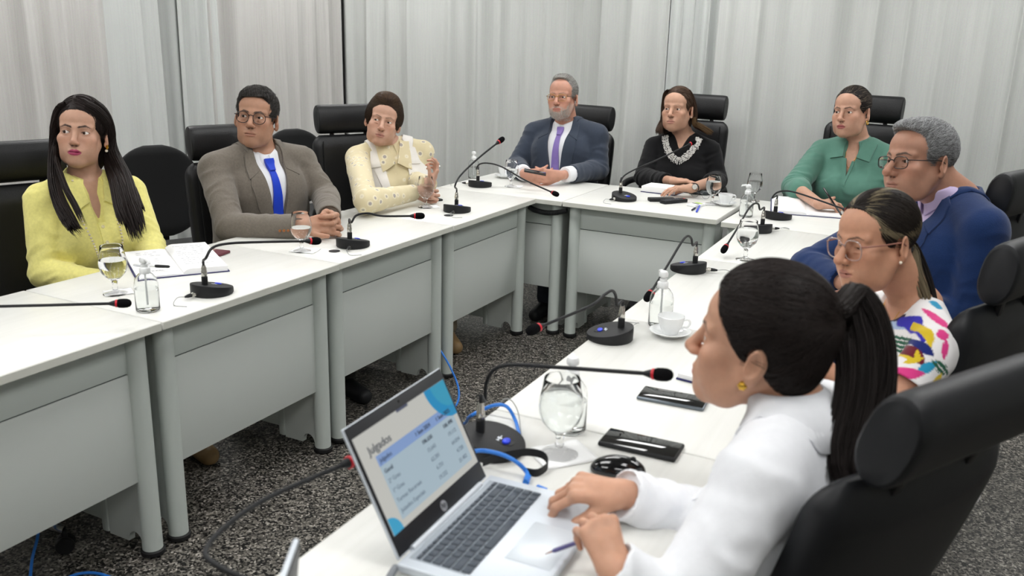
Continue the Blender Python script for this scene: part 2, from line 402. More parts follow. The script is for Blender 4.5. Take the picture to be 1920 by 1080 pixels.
# ------------------------------------------------------------------ tables
METAL = mat('table_paint', srgb(196, 203, 198), rough=.5, spec=.4); PANEL = mat('table_panel', srgb(204, 209, 205), rough=.55, spec=.35); EDGE = mat('edge_band', srgb(212, 213, 204), rough=.45); RUB = mat('black_rubber', srgb(20, 20, 21), rough=.6); DARKGAP = mat('dark_seam', srgb(70, 76, 73), rough=.8)
TH = .026
def table(label, x, y, rz, Lx, D, panel=True, legs=(1, 1), side=(1, 1)):
    """local: inner (visible) long edge along +X at y=0, top reaches back to y=D"""
    e = empty('meeting_table', (x, y, 0), rz, label, 'table', 'white meeting tables in the horseshoe'); g = .002
    o = MB().box((Lx/2, D/2, .74-TH/2), (Lx-g*2, D-g, TH), bev=.003).build('tabletop', TOP, e, angle=50)
    eb = MB().box((Lx/2, .0004, .74-TH/2), (Lx-g*2-.004, .0016, TH-.005)); eb.build('edge_band', EDGE, o)
    iy = .064
    if panel:
        p = MB().box((Lx/2, iy+.010, .655), (Lx-.155, .018, .118), bev=.0015); p.build('apron', METAL, e)
        p = MB().box((Lx/2, iy+.008, .423), (Lx-.155, .018, .338), bev=.0015); p.build('modesty_panel', PANEL, e)
        MB().box((Lx/2, iy+.012, .594), (Lx-.157, .014, .006)).build('seam', DARKGAP, e)
    for k, (on, px) in enumerate(((legs[0], .050), (legs[1], Lx-.050))):
        if not on: continue
        b = MB(); b.lathe([(.030, .022), (.030, .7135)], (px, iy, 0), 24); f = b.build('leg', METAL, e)
        MB().lathe([(.030, .004), (.036, .006), (.036, .018), (.031, .022)], (px, iy, 0), 24).build('foot', RUB, f)
        s = side[k]
        if s:
            sx = px+(.012 if k else -.012)*0
            # side frame: plate with an arched foot, bead, low rail, rear post
            pl = [(iy+.03, .035)]+[(iy+.03+.006+.0*q, .03) for q in range(1)]
            arch = [(iy+.060+.030*math.cos(PI-a), .022+.040*math.sin(a)) for a in np.linspace(0, PI, 9)]
            poly = [(iy+.02, .022), ]+[(v, w) for v, w in arch]+[(iy+.175, .022), (iy+.175, .713), (iy+.02, .713)]
            M = Matrix(((0, 0, 1, px-.011), (1, 0, 0, 0), (0, 1, 0, 0), (0, 0, 0, 1)))
            MB().prism([(a, z) for a, z in poly], 0, .022, M=M).build('side_plate', PANEL, e, angle=30)
            b = MB(); b.box((px, iy+.19, .37), (.034, .03, .69), bev=.008); b.box((px, iy+.22+(D-.33)/2-.02, .20), (.026, D-.30, .28), bev=.008); b.box((px, iy+.22+(D-.33)/2-.02, .352), (.036, D-.30, .022), bev=.008); b.box((px, D-.07, .37), (.05, .05, .68), bev=.012); b.build('side_frame', METAL, e)
    return e
DL, DB = .605, .66
RZL, RZB = R(90), 0.0
# left row: inner edge at X=0 looking towards +X ; local +X runs along +Y, local +Y runs to -X
for (y0, y1, lab, kx) in ((-3.244, -2.4388, 'white meeting table at the near left, cut off by the picture edge', 0), (-2.4388, -1.6324, 'white meeting table in front of the woman in yellow', .001), (-1.6324, -.8297, 'white meeting table in front of the man in the taupe suit', -.003), (-.8297, -.004, 'white meeting table in front of the woman in beige', 0)):
    table(lab, kx, y0, RZL, y1-y0, DL)
# back row
table('white corner table in front of the grey-bearded man', -.6, 0.0, RZB, .6+.146, DB, legs=(0, 1), side=(0, 1))
table('white meeting table in front of the woman in black', .1478, 0.0, RZB, .9533-.1478, DB)
table('white corner table in front of the woman in green', .978, -.035, R(-1.2), .68, DB+.05, legs=(1, 0))
# right row: inner edge at X~1.08, local +X runs to -Y, local +Y runs to +X
def xr(y): return 1.0734+math.tan(-.0124)*y
for (y0, y1, lab) in ((-.035-.02, -.8043, 'white meeting table in front of the man in the blue suit'), (-.8043, -1.6888, 'white meeting table in front of the woman in the floral blouse'), (-1.6888, -2.4846, 'white meeting table bearing the coffee cup and the pump bottle'), (-2.4846, -3.36, 'white meeting table under the laptop')):
    table(lab, xr(y0), y0, R(-90)+.0124, y0-y1, .6)

# ------------------------------------------------------------------ chairs
LEATH = mat('black_leather', srgb(15, 16, 18), rough=.42, spec=.45, bump=.25, bscale=260, noise=.12, nscale=30); FABR = mat('black_fabric', srgb(16, 17, 18), rough=.9, spec=.25, bump=.3, bscale=700, sheen=.25); PLAST = mat('black_plastic', srgb(22, 22, 24), rough=.45); CHROME = mat('chrome', srgb(200, 200, 202), rough=.16, metal=1); GRFAB = mat('dark_leather', srgb(17, 19, 23), rough=.5, spec=.5, bump=.12, bscale=420, noise=.08, nscale=40)
def slab(w, h, t, curve=0, round_=.08, n=14, edge=.35, rows=16, wrap=0):
    """padded panel in the XZ plane, z from 0 to h, front at -Y; rounded corners and pillowed edges"""
    b = MB(); vs = []; fs = []
    def outline(q):        # half width at height fraction
        z = q*h; r = round_
        if z < r: return w/2-r+math.sqrt(max(r*r-(r-z)**2, 0))
        if z > h-r: return w/2-r+math.sqrt(max(r*r-(z-h+r)**2, 0))
        return w/2
    zs = np.r_[np.linspace(0, .14, 6), np.linspace(.2, .8, rows-8), np.linspace(.86, 1, 6)]; xs = np.sin(np.linspace(-PI/2, PI/2, n)); m = 2*n-2
    for q in zs:
        hw = outline(min(max(q, .004), .996)); ring = []
        eh = min(1, (min(q, 1-q)*h/(t*.8)+.02))**.5
        for k, x in enumerate(xs):
            th = t/2*((1-abs(x)**6)**.5*(1-edge)+edge*(1 if abs(x) < 1 else 0))*min(1, eh) if abs(x) < 1 else 0
            ring.append((x, th))
        pts = [(x*hw, -th, q*h) for x, th in ring]+[(x*hw, th, q*h) for x, th in ring[-2:0:-1]]
        for (x, y, z) in pts: vs.append((x, y+curve*((z/h-.45)**2)*-1-wrap*(x/(w/2))**2, z))
    R_ = len(zs)
    for i in range(R_-1):
        for k in range(m): fs.append((i*m+k, i*m+(k+1) % m, (i+1)*m+(k+1) % m, (i+1)*m+k))
    fs.append(tuple(range(m-1, -1, -1))); fs.append(tuple((R_-1)*m+k for k in range(m)))
    return b.add(vs, fs)
def xf(b, M):
    b.v = [tuple(M@Vector(v)) for v in b.v]; return b
def office_chair(label, hx, hy, htop, yaw, leath=None, hl=.36, group='black high-back office chairs with headrests', recl=9, arms=True, base=True, bw=.46):
    """hx, hy: where the middle of the headrest stands; htop: height of its top"""
    m = leath or LEATH; dz = htop-1.20; ty = math.tan(R(recl)); back = .22+ty*.66; e = empty('office_chair', (0, 0, 0), yaw, label, 'chair', group)
    v = Matrix.Rotation(yaw, 3, 'Z')@Vector((0, back, 0)); e.location = (hx-v.x, hy-v.y, 0)
    M = Matrix.Translation((0, .20, .47+dz))@Matrix.Rotation(-R(recl), 4, 'X')
    bk = xf(slab(bw, .555, .085, curve=.05, round_=.055, wrap=.012), M).build('backrest', m, e, angle=60)
    for sx in ((-1, 1) if m is LEATH else ()):
        seam = MB(); seam.tube([M@Vector((sx*(bw/2-.045), -.044-.05*((z/.555-.45)**2)-.012*.66, z)) for z in np.linspace(.05, .52, 8)], .0035, 6)
        seam.build('piping', m, bk)
    H = Matrix.Translation((0, .20, .47+dz))@Matrix.Rotation(-R(recl), 4, 'X')@Matrix.Translation((0, .0, .562))
    b = MB(); n = 24; prof = []; vs = []; fs = []; xs = np.r_[-hl/2, -hl/2+.004, -hl/2+.014, np.linspace(-hl/2+.03, hl/2-.03, 8), hl/2-.014, hl/2-.004, hl/2]; sc = np.r_[.86, .95, .99, np.ones(8), .99, .95, .86]
    for x, s in zip(xs, sc):
        for k in range(n):
            a = 2*PI*k/n; yy = .043*math.cos(a); zz = .079*math.copysign(abs(math.sin(a))**.75, math.sin(a)); vs.append((x, yy*s-.004, .08+zz*s))
    for i in range(len(xs)-1):
        for k in range(n): fs.append((i*n+k, i*n+(k+1) % n, (i+1)*n+(k+1) % n, (i+1)*n+k))
    fs.append(tuple(range(n-1, -1, -1))); fs.append(tuple((len(xs)-1)*n+k for k in range(n)))
    b.add(vs, fs); xf(b, H); b.build('headrest', m, e, angle=35)
    for sx in (-1, 1): xf(MB().box((sx*hl*.27, .006, -.008), (.024, .012, .05), bev=.003), H).build('headrest_bracket', PLAST, e)
    st = slab(.50, .49, .10, round_=.09); xf(st, Matrix.Translation((0, .215, .455+dz))@Matrix.Rotation(R(90), 4, 'X'))
    st.v = [(x, y, z) for x, y, z in st.v]; xf(st, Matrix.Identity(4)); st.build('seat', m, e, angle=60)
    if arms:
        for sx in (-1, 1):
            p = spline([(sx*.25, .16, .43+dz), (sx*.285, .15, .50+dz), (sx*.285, .13, .59+dz), (sx*.285, .07, min(.655+dz, .672)), (sx*.285, -.10, min(.66+dz, .675)), (sx*.285, -.16, .60+dz), (sx*.28, -.13, .50+dz), (sx*.25, -.08, .42+dz)], 6)
            MB().tube(p, .017, 10, flat=1.25).build('armrest', PLAST, e)
    if base:
        MB().lathe([(.026, .10), (.026, .30), (.02, .302), (.02, .405+dz)], (0, 0, 0), 20).build('gas_column', PLAST, e)
        b = MB(); ca = []
        for k in range(5):
            a = 2*PI*k/5+.3; d = Vector((math.cos(a), math.sin(a), 0)); b.tube([d*.03+Vector((0, 0, .125)), d*.16+Vector((0, 0, .115)), d*.29+Vector((0, 0, .075))], [.026, .021, .016], 10, flat=.7)
        bs = b.build('base', CHROME, e)
        for k in range(5):
            a = 2*PI*k/5+.3; d = Vector((math.cos(a), math.sin(a), 0))*.29; c = MB(); q = Matrix.Rotation(a+PI/2+.4, 3, 'Z')@Matrix.Rotation(PI/2, 3, 'Y')
            for sx in (-1, 1): c.lathe([(.012, -.009), (.025, -.009), (.028, -.004), (.028, .004), (.025, .009), (.012, .009)], d+Vector((0, 0, .029))+Matrix.Rotation(a+PI/2+.4, 3, 'Z')@Vector((sx*.014, 0, 0)), 18, rot=q)
            c.lathe([(.009, .045), (.009, .075)], d, 10); c.build('caster', PLAST, e)
    return e
def visitor_chair(label, x, y, yaw, group='plain black fabric side chairs', zt=1.0, m=None):
    e = empty('side_chair', (x, y, 0), yaw, label, 'chair', group); m = m or FABR
    xf(slab(.44, .47, .055, curve=.05, round_=.20, wrap=.03), Matrix.Translation((0, .21, zt-.475))@Matrix.Rotation(-R(10), 4, 'X')).build('backrest', m, e, angle=60)
    xf(slab(.47, .45, .07, round_=.10), Matrix.Translation((0, .20, .455))@Matrix.Rotation(R(90), 4, 'X')).build('seat', m, e, angle=60)
    b = MB(); b.box((0, .235, .47), (.07, .014, .20), bev=.004); b.build('back_bracket', PLAST, e)
    for sx in (-1, 1):
        p = spline([(sx*.20, .15, .43), (sx*.265, .15, .46), (sx*.275, .13, .60), (sx*.275, .05, .665), (sx*.275, -.09, .66), (sx*.275, -.14, .61), (sx*.265, -.10, .47), (sx*.20, -.08, .43)], 6)
        MB().tube(p, .015, 10, flat=1.4).build('armrest', PLAST, e)
        for fy in (-.19, .19): MB().tube([(sx*.20, fy*.8, .43), (sx*.235, fy*1.15, .012)], .013, 10).build('leg', PLAST, e)
    return e
PX = lambda u, v, d: at(u, v, d)
def chair_by_end(label, u, v, d, side, yaw, **k):
    """the image left (-1) or right (+1) end of the headrest's top edge stands at (u,v,d)"""
    P = at(u, v, d); hl = k.get('hl', .36); q = Matrix.Rotation(yaw, 3, 'Z')@Vector((hl/2, 0, 0))
    s = 1 if side*(q.x*_r0[0]+q.y*_r0[1]) > 0 else -1
    return office_chair(label, P[0]-s*q.x, P[1]-s*q.y, P[2], yaw, **k)
A90 = R(90)
chair_by_end('black leather office chair behind the woman in yellow', 108, 250, 3.55, 1, R(72), hl=.37)
chair_by_end('black leather office chair behind the man in the taupe suit', 346, 228, 3.98, -1, R(68), hl=.38)
chair_by_end('black leather office chair behind the woman in beige', 588, 190, 4.85, -1, R(62), hl=.38)
chair_by_end('black leather office chair behind the grey-bearded man', 1154, 195, 5.60, 1, R(-8), hl=.38)
chair_by_end('black leather office chair behind the woman in black', 1367, 174, 5.62, 1, R(-4), hl=.38)
chair_by_end('black leather office chair behind the woman in green', 1700, 176, 5.10, 1, R(-8), hl=.38)
chair_by_end('black office chair behind the man in the blue suit', 1898, 316, 2.80, -1, R(-112), leath=GRFAB, hl=.30, arms=False)
chair_by_end('black office chair behind the woman in the floral blouse', 1908, 446, 2.02, -1, R(-112), leath=GRFAB, hl=.29, arms=False)
chair_by_end('black office chair of the woman in white, nearest to the camera', 1742, 694, 1.14, -1, R(-119), leath=GRFAB, recl=19, arms=False)
office_chair('empty black office chair beyond the left picture edge, its chrome foot under the near table', -.88, -2.66, 1.10, R(78), arms=False)
P = at(283, 268, 4.55); visitor_chair('black fabric side chair between the woman in yellow and the man in taupe', P[0]+.27, P[1]-.12, R(66), zt=float(P[2]))
P = at(548, 238, 5.6); visitor_chair('black fabric side chair half hidden behind the shoulder of the man in taupe', P[0]+.27, P[1]-.12, R(70), zt=float(P[2]))
scn.world = bpy.data.worlds.new('world'); scn.world.use_nodes = True; scn.world.node_tree.nodes['Background'].inputs[0].default_value = (.02, .02, .02, 1)
vs = scn.view_settings; vs.view_transform = 'Standard'; vs.look = 'None'; vs.gamma = 1; vs.use_curve_mapping = False; vs.exposure = -0.10
scn.cycles.use_denoising = True; scn.cycles.max_bounces = 26; scn.cycles.transmission_bounces = 26; scn.cycles.transparent_max_bounces = 16; scn.cycles.sample_clamp_indirect = 6
# ================================================================== props on the tables
BLK = mat('matt_black', srgb(27, 28, 30), rough=.55, spec=.4); FOAM = mat('foam', srgb(16, 16, 18), rough=1, spec=.1, bump=.6, bscale=900); REDR = mat('red_ring', srgb(205, 32, 48), rough=.4); SILV = mat('nickel', srgb(205, 203, 196), rough=.25, metal=1)
BLUEB = mat('blue_button', srgb(30, 60, 215), rough=.3); WHT = mat('white_print', srgb(225, 232, 240), rough=.5); GREYW = mat('grey_wire', srgb(150, 152, 150), rough=.5)
GLASS = mat('clear_glass', (1, 1, 1, 1), rough=.0, trans=1, ior=1.28); WATER = mat('water', (.97, .985, .985, 1), rough=0, trans=1, ior=1.16); PET = mat('clear_plastic', (.97, .98, .98, 1), rough=.03, trans=1, ior=1.2); GEL = mat('clear_gel', (.97, .98, .97, 1), rough=.02, trans=1, ior=1.15)
WPLA = mat('white_plastic', srgb(236, 238, 238), rough=.35); PORC = mat('porcelain', srgb(238, 240, 240), rough=.12, spec=.6, coat=.3); PAPER = mat('paper', srgb(240, 240, 240), rough=.8, spec=.2); NAVY = mat('navy_cover', srgb(34, 34, 92), rough=.5); TISS = mat('tissue', srgb(242, 243, 243), rough=.9, spec=.1)
CORD = mat('blue_cable', srgb(44, 122, 214), rough=.4); INK = mat('ink', srgb(70, 72, 96), rough=.8); SCRG = mat('phone_glass', srgb(9, 9, 11), rough=.06, spec=.6, coat=.5); COFF = mat('coffee', srgb(58, 34, 20), rough=.2)
TZ = .7405
def lens_mat():
    m = bpy.data.materials.new('spectacle_lens'); m.use_nodes = True; nt = m.node_tree; nt.nodes.remove(nt.nodes['Principled BSDF']); L = nt.links.new
    t = nt.nodes.new('ShaderNodeBsdfTransparent'); t.inputs[0].default_value = (.96, .97, .97, 1); g = nt.nodes.new('ShaderNodeBsdfGlossy'); g.inputs['Roughness'].default_value = .03; f = nt.nodes.new('ShaderNodeFresnel'); f.inputs[0].default_value = 1.22
    x = nt.nodes.new('ShaderNodeMixShader'); L(f.outputs[0], x.inputs[0]); L(t.outputs[0], x.inputs[1]); L(g.outputs[0], x.inputs[2]); L(x.outputs[0], nt.nodes['Material Output'].inputs[0]); return m
def mic(label, base, post, neck, head, plug=None, hv=None):
    """base, post: pixel of the base centre / post foot; neck: (u, v, d) points; head: last point, foam capsule direction follows the neck"""
    bc = onz(*base, z=TZ) if len(base) == 2 else np.array(base); e = empty('gooseneck_microphone', (0, 0, 0), 0, label, 'microphone', 'black gooseneck microphones on the tables')
    e.location = bc; r = .0655
    pp = onz(*post, z=TZ+.034) if len(post) == 2 else np.array(post); dv = np.array((pp-bc)[:2]); dv = dv/(np.linalg.norm(dv)+1e-9); pl = Vector((dv[0]*.030, dv[1]*.030, 0))
    if hv is not None: dv = np.array(hv[:2], float); dv /= np.linalg.norm(dv)
    ang = math.atan2(dv[1], dv[0])
    b = MB(); n = 48; prof = [(r*.97, 0), (r, .003), (r, None), (r*.985, 'b'), (r*.93, 'c'), (0.0, 'd')]; vs = []; fs = []
    def top(x, y): return .028+.013*(x*dv[0]+y*dv[1])/r
    for (rr, z) in prof:
        for k in range(n):
            a = 2*PI*k/n; x, y = rr*math.cos(a), rr*math.sin(a); t = top(x, y)
            vs.append((x, y, z if isinstance(z, (int, float)) else t+{None: -.004, 'b': -.0012, 'c': 0, 'd': .0008}[z]))
    for i in range(len(prof)-1):
        for k in range(n): fs.append((i*n+k, i*n+(k+1) % n, (i+1)*n+(k+1) % n, (i+1)*n+k))
    fs.append(tuple(range(n-1, -1, -1))); b.add(vs, fs); bs = b.build('base', BLK, e, angle=35)
    bt = Vector((-dv[0]*.028, -dv[1]*.028, top(-dv[0]*.028, -dv[1]*.028))); q = Matrix.Rotation(ang, 3, 'Z')@Matrix.Rotation(-.18, 3, 'Y')
    MB().lathe([(.014, .0), (.0165, .0012), (.0172, .0004)], bt, 24, rot=q).build('button_ring', BLK, bs); MB().lathe([(.0125, 0), (.0125, .003), (.010, .0042), (0, .0046)], bt, 24, rot=q@Matrix.Diagonal((.62, 1, 1))).build('button', BLUEB, bs)
    g = MB()
    for k, (x, y, w, h) in enumerate([(.016, -.009, .002, .009), (.016, -.003, .006, .002), (.0195, -.003, .002, .006), (.0125, -.003, .002, .006), (.016, .003, .002, .009), (.016, .008, .0065, .002)]): g.box(bt+q@Vector((x, y, .0011)), (w, h, .0006), rot=q)
    g.build('emblem', WHT, bs)
    pz = top(pl.x, pl.y); MB().lathe([(.0095, -.004), (.0095, .026), (.0075, .028)], pl+Vector((0, 0, pz)), 18).build('post', BLK, e)
    MB().lathe([(.0082, .028), (.0090, .030), (.0090, .044), (.0078, .046), (.0078, .055), (.0066, .058), (.0055, .063)], pl+Vector((0, 0, pz)), 18).build('connector', SILV, e)
    s0 = np.array(bc)+np.array(pl)+np.array((0, 0, pz+.058)); pts = [s0, s0+np.array((0, 0, .02))]+[at(*p) for p in neck]
    hp = at(*head); pts.append(hp); sp = spline(pts, 8); L = [Vector(p)-Vector(bc) for p in sp]
    MB().tube(L, .0040, 10).build('gooseneck', BLK, e)
    d = (Vector(sp[-1])-Vector(sp[-5])).normalized(); M = Vector((0, 0, 1)).rotation_difference(d).to_matrix(); o = Vector(hp)-Vector(bc)
    MB().lathe([(.0045, -.015), (.0080, -.004), (.0090, .0005)], o, 20, rot=M).build('capsule_neck', BLK, e); MB().lathe([(.0088, .0), (.0106, .001), (.0108, .0055), (.0095, .0062)], o, 20, rot=M).build('light_ring', REDR, e)
    MB().lathe([(.0095, .004), (.0122, .010), (.0128, .020), (.0122, .030), (.0095, .037), (.005, .0405), (0, .0415)], o, 20, rot=M).build('foam_windscreen', FOAM, e)
    if plug:
        pp = onz(*plug, z=TZ+.012); v = Vector(pp)-Vector(bc); v.z = 0; v = v.normalized(); M = Vector((0, 0, 1)).rotation_difference(v).to_matrix(); o = v*r*.97+Vector((0, 0, .0115))
        c = MB().lathe([(.0072, 0), (.0072, .014), (.0062, .016), (.0062, .020)], o, 14, rot=M).build('cable_connector', SILV, e); c = MB().lathe([(.0064, .018), (.0058, .030), (.0030, .042)], o, 14, rot=M).build('plug', BLK, c)
        sp = spline([o+v*.040, o+v*.07+Vector((0, 0, .004)), o+v*.10+Vector((-v.y*.02, v.x*.02, -.008)), o+v*.085+Vector((-v.y*.06, v.x*.06, -.0095))], 6); MB().tube(sp, .0012, 6).build('lead', GREYW, e)
    return e
mic('gooseneck microphone on the table before the woman in yellow', (398, 549), (384, 534), [(386, 484, 2.62), (398, 465, 2.63), (425, 457, 2.66), (480, 454, 2.72)], (580, 452, 2.83), plug=(345, 557), hv=-_f-_r*.45)
mic('gooseneck microphone on the table before the man in taupe, right of his clasped hands', (662, 461), (658, 447), [(659, 417, 3.30), (668, 404, 3.30), (690, 400, 3.31), (718, 405, 3.32)], (776, 405, 3.34), plug=(648, 472), hv=-_f-_r*.45)
mic('gooseneck microphone on the table nearest to the hands of the woman in beige', (857, 396), (855, 379), [(853, 349, 3.92), (861, 332, 3.93), (880, 312, 3.96), (906, 289, 4.00)], (934, 267, 4.05), plug=(843, 402), hv=-_f-_r*.45)
mic('gooseneck microphone on the corner table, bent low over the inner corner', (900, 349), (893, 340), [(893, 317, 4.72), (899, 308, 4.70), (915, 306, 4.66), (941, 313, 4.58), (985, 338, 4.46)], (1036, 361, 4.34), plug=(874, 343))
mic('gooseneck microphone on the table before the woman in black', (1170, 375), (1162, 361), [(1163, 342, 4.62), (1170, 330, 4.63), (1190, 318, 4.65), (1238, 297, 4.72)], (1294, 270, 4.80), plug=(1134, 375))
mic('gooseneck microphone beside the open planner of the woman in green', (1458, 409), (1447, 399), [(1448, 371, 4.12), (1457, 361, 4.11), (1476, 358, 4.09), (1502, 364, 4.05), (1540, 377, 3.98)], (1585, 393, 3.90))
mic('gooseneck microphone bent down beside the fogged goblet, before the man in blue', (1419, 433), (1424, 420), [(1425, 393, 3.74), (1422, 383, 3.71), (1414, 382, 3.66), (1402, 394, 3.60), (1385, 424, 3.54)], (1362, 461, 3.47), plug=(1446, 428))
mic('gooseneck microphone behind the pump bottle on the right-hand row', (1290, 507), (1298, 492), [(1299, 460, 3.06), (1296, 447, 3.02), (1288, 443, 2.97), (1276, 457, 2.92), (1252, 497, 2.86)], (1221, 547, 2.80), plug=(1330, 505))
mic('gooseneck microphone beside the white coffee cup, hanging over the floor', (1143, 634), (1155, 613), [(1157, 571, 2.40), (1154, 553, 2.36), (1147, 545, 2.31), (1133, 553, 2.27), (1106, 574, 2.22)], (1012, 613, 2.12), plug=(1200, 606))
mic('gooseneck microphone right behind the laptop screen', (925, 842), (910, 810), [(909, 752, 1.84), (912, 718, 1.83), (928, 692, 1.81), (965, 684, 1.79), (1050, 689, 1.74)], (1222, 701, 1.66))
mic('blurred gooseneck microphone in the bottom-left foreground with its head behind the laptop', tuple(onz(640, 1260, TZ)), tuple(onz(600, 1230, TZ)), [(560, 1130, 1.14), (470, 1090, 1.14), (410, 1062, 1.15), (385, 1035, 1.17), (420, 990, 1.22), (505, 932, 1.29)], (652, 868, 1.42))
mic('gooseneck microphone reaching in at the left picture edge', tuple(onz(-190, 640, TZ)), tuple(onz(-185, 610, TZ)), [(-190, 585, 2.27), (-170, 572, 2.28), (-120, 572, 2.29), (-40, 575, 2.31)], (216, 569, 2.40))
def napkin(label, u, v, w=.09, rz=.4, up=.002, wrap=False, dims=None):
    P = onz(u, v, TZ); rng = np.random.default_rng(int(u)); n = 12; vs = []; fs = []
    for i in range(n):
        for j in range(n):
            x = (i/(n-1)-.5)*w; y = (j/(n-1)-.5)*w*.8; vs.append((x, y, .0008+.0035*abs(math.sin(i*.9+u)*math.cos(j*.7+v))*(abs(i/(n-1)-.5)+abs(j/(n-1)-.5))))
    for i in range(n-1):
        for j in range(n-1): a = i*n+j; fs.append((a, a+n, a+n+1, a+1))
    o = MB().add(vs, fs).build('paper_napkin', TISS, None, loc=P, rot=(0, 0, rz)); md = o.modifiers.new('solid', 'SOLIDIFY'); md.thickness = .0006; tag(o, label, 'napkin'); return P
def goblet(label, u, v, fill=.62, ht=.150, z=TZ, sc=None):
    P = onz(u, v, z); e = empty('water_goblet', P, 0, label, 'glass', 'stemmed water glasses on the tables'); k = ht/.150
    out = [(.0, .0), (.034, .0), (.0355, .0015), (.034, .003), (.020, .006), (.009, .010), (.0065, .016), (.0082, .022), (.0060, .028), (.0078, .034), (.0085, .040), (.013, .046), (.024, .055), (.0345, .068), (.0395, .083), (.0405, .096), (.0385, .114), (.0345, .132), (.0325, .149), (.0320, .150)]
    inn = [(.0312, .149), (.0332, .132), (.0372, .114), (.0391, .096), (.0381, .083), (.0332, .069), (.0230, .057), (.0100, .050), (.0, .0485)]
    MB().lathe([(r*k, h*k) for r, h in out+inn], n=40, cap=False).build('bowl_and_stem', GLASS, e, angle=80)
    zt = .050+fill*.095; w = [(r, h) for r, h in inn[::-1] if h < zt-.003]; rz = np.interp(zt, [h for r, h in inn[::-1]], [r for r, h in inn[::-1]])
    MB().lathe([(max(r+.0003, 0)*k, (h-.0003)*k) for r, h in w]+[((rz+.0003)*k, zt*k), (0, zt*k)], n=40, cap=False).build('water', WATER, e, angle=80); return e
def bottle(label, u, v, ht=.172, rz=0, fill=.68):
    P = onz(u, v, TZ); k = ht/.172; e = empty('pump_bottle', P, rz, label, 'bottle', 'clear pump bottles of hand gel')
    out = [(.0, .0012), (.028, .0), (.033, .002), (.035, .007), (.035, .080), (.0345, .086), (.031, .100), (.022, .113), (.0145, .119), (.0135, .122), (.0135, .128)]; inn = [(.0125, .128), (.0125, .122), (.0135, .1185), (.021, .112), (.030, .0995), (.0336, .086), (.0340, .080), (.0340, .008), (.030, .0035), (0, .003)]
    MB().lathe([(r*k, h*k) for r, h in out+inn], n=36, cap=False).build('body', PET, e, angle=60)
    zt = .006+fill*.095; rr = float(np.interp(zt, [.006, .086, .0995, .112], [.0336, .0336, .030, .021])); pf = [(0, .0038), (.0298, .0040), (.0336, .0085), (.0336, min(zt, .080))]+([(.0332, .086)] if zt > .086 else [])+[(rr-.0005, zt), (0, zt)]
    MB().lathe([(r*k, h*k) for r, h in pf], n=36, cap=False).build('gel', GEL, e, angle=60)
    MB().lathe([(.0155*k, .117*k), (.0160*k, .119*k), (.0160*k, .133*k), (.0145*k, .135*k), (.0105*k, .137*k), (.0105*k, .145*k), (.006*k, .146*k), (.006*k, .152*k)], n=24).build('collar', WPLA, e)
    b = MB(); b.lathe([(.0125*k, .151*k), (.0135*k, .153*k), (.0135*k, .160*k), (.011*k, .166*k), (.004*k, .169*k)], n=24); b.tube([(0, 0, .160*k), (.020*k, 0, .162*k), (.034*k, 0, .159*k), (.038*k, 0, .153*k)], [.0065*k, .0055*k, .0045*k, .0038*k], 12); b.build('pump_head', WPLA, e)
    MB().tube([(0, 0, .118*k), (0, 0, .02*k)], .0028*k, 10).build('dip_tube', WPLA, e); return e
def cup(label, slabel, u, v, ang, coffee=True):
    P = onz(u, v, TZ); s = MB(); s.lathe([(0, .003), (.024, .003), (.026, 0), (.030, 0), (.031, .004), (.046, .009), (.058, .0155), (.0592, .0172), (.0575, .0180), (.045, .0125), (.028, .0078), (0, .0070)], n=44, cap=False)
    o = s.build('saucer', PORC, None, angle=60, loc=P); tag(o, slabel, 'saucer', 'white saucers'); e = empty('coffee_cup', P+np.array((0, 0, .0080)), ang, label, 'cup', 'white coffee cups')
    MB().lathe([(0, .002), (.018, .002), (.019, 0), (.0215, 0), (.022, .003), (.0275, .012), (.034, .028), (.0375, .046), (.0385, .0515), (.0372, .0520), (.0350, .045), (.0315, .028), (.025, .0125), (.015, .007), (0, .006)], n=40, cap=False).build('cup_body', PORC, e, angle=60)
    MB().tube(spline([(.0355, 0, .042), (.048, 0, .045), (.054, 0, .035), (.047, 0, .022), (.031, 0, .020)], 6), .0032, 10, flat=1.5).build('handle', PORC, e)
    if coffee: MB().lathe([(0, .041), (.0332, .041), (.0335, .0418), (0, .0420)], n=30, cap=False).build('coffee', COFF, e)
goblet('water goblet before the woman in yellow', 217, 551, .60, .155); napkin('paper napkin under the goblet before the woman in yellow', 222, 549, .085, 1.0)
goblet('water goblet before the man in taupe, left of his clasped hands', 566, 471, .45); napkin('paper napkin under the goblet beside the clasped hands', 572, 470, .10, .3)
goblet('water goblet in front of the forearm of the woman in beige', 798, 389, .62); napkin('crumpled napkin around the foot of the goblet before the woman in beige', 806, 388, .085, .8)
goblet('water goblet beside the cup of the grey-bearded man', 958, 350, .5, .148); napkin('paper napkin under the goblet on the corner table', 964, 350, .09, .2)
goblet('water goblet before the woman in black, beside two pens', 1335, 382, .70, .150); napkin('paper napkin under the goblet before the woman in black', 1332, 383, .08, .5)
goblet('water goblet half hidden behind the pump bottle by the green-bloused woman', 1412, 377, .62, .148)
goblet('fogged goblet of water on the table before the man in blue', 1397, 487, .72, .155)
goblet('water goblet nearest to the camera, beside the pump bottle and mouse', 1048, 852, .75, .166); napkin('paper napkin under the goblet nearest to the camera', 1055, 853, .12, .9)
bottle('clear pump bottle beside the goblet of the woman in yellow', 278, 582, .168, -.3)
bottle('clear pump bottle on the corner table by the grey-bearded man', 888, 334, .160, 2.4)
bottle('clear pump bottle in front of the goblet of the woman in green', 1398, 406, .160, 2.9)
bottle('clear pump bottle beside the coffee cup on the right-hand row', 1237, 611, .172, 2.2)
bottle('clear pump bottle behind the goblet nearest to the camera', 1068, 806, .172, 2.0)
cup('white coffee cup on the saucer beside the pump bottle on the right', 'white saucer under the cup on the right-hand row', 1256, 629, .2, False)
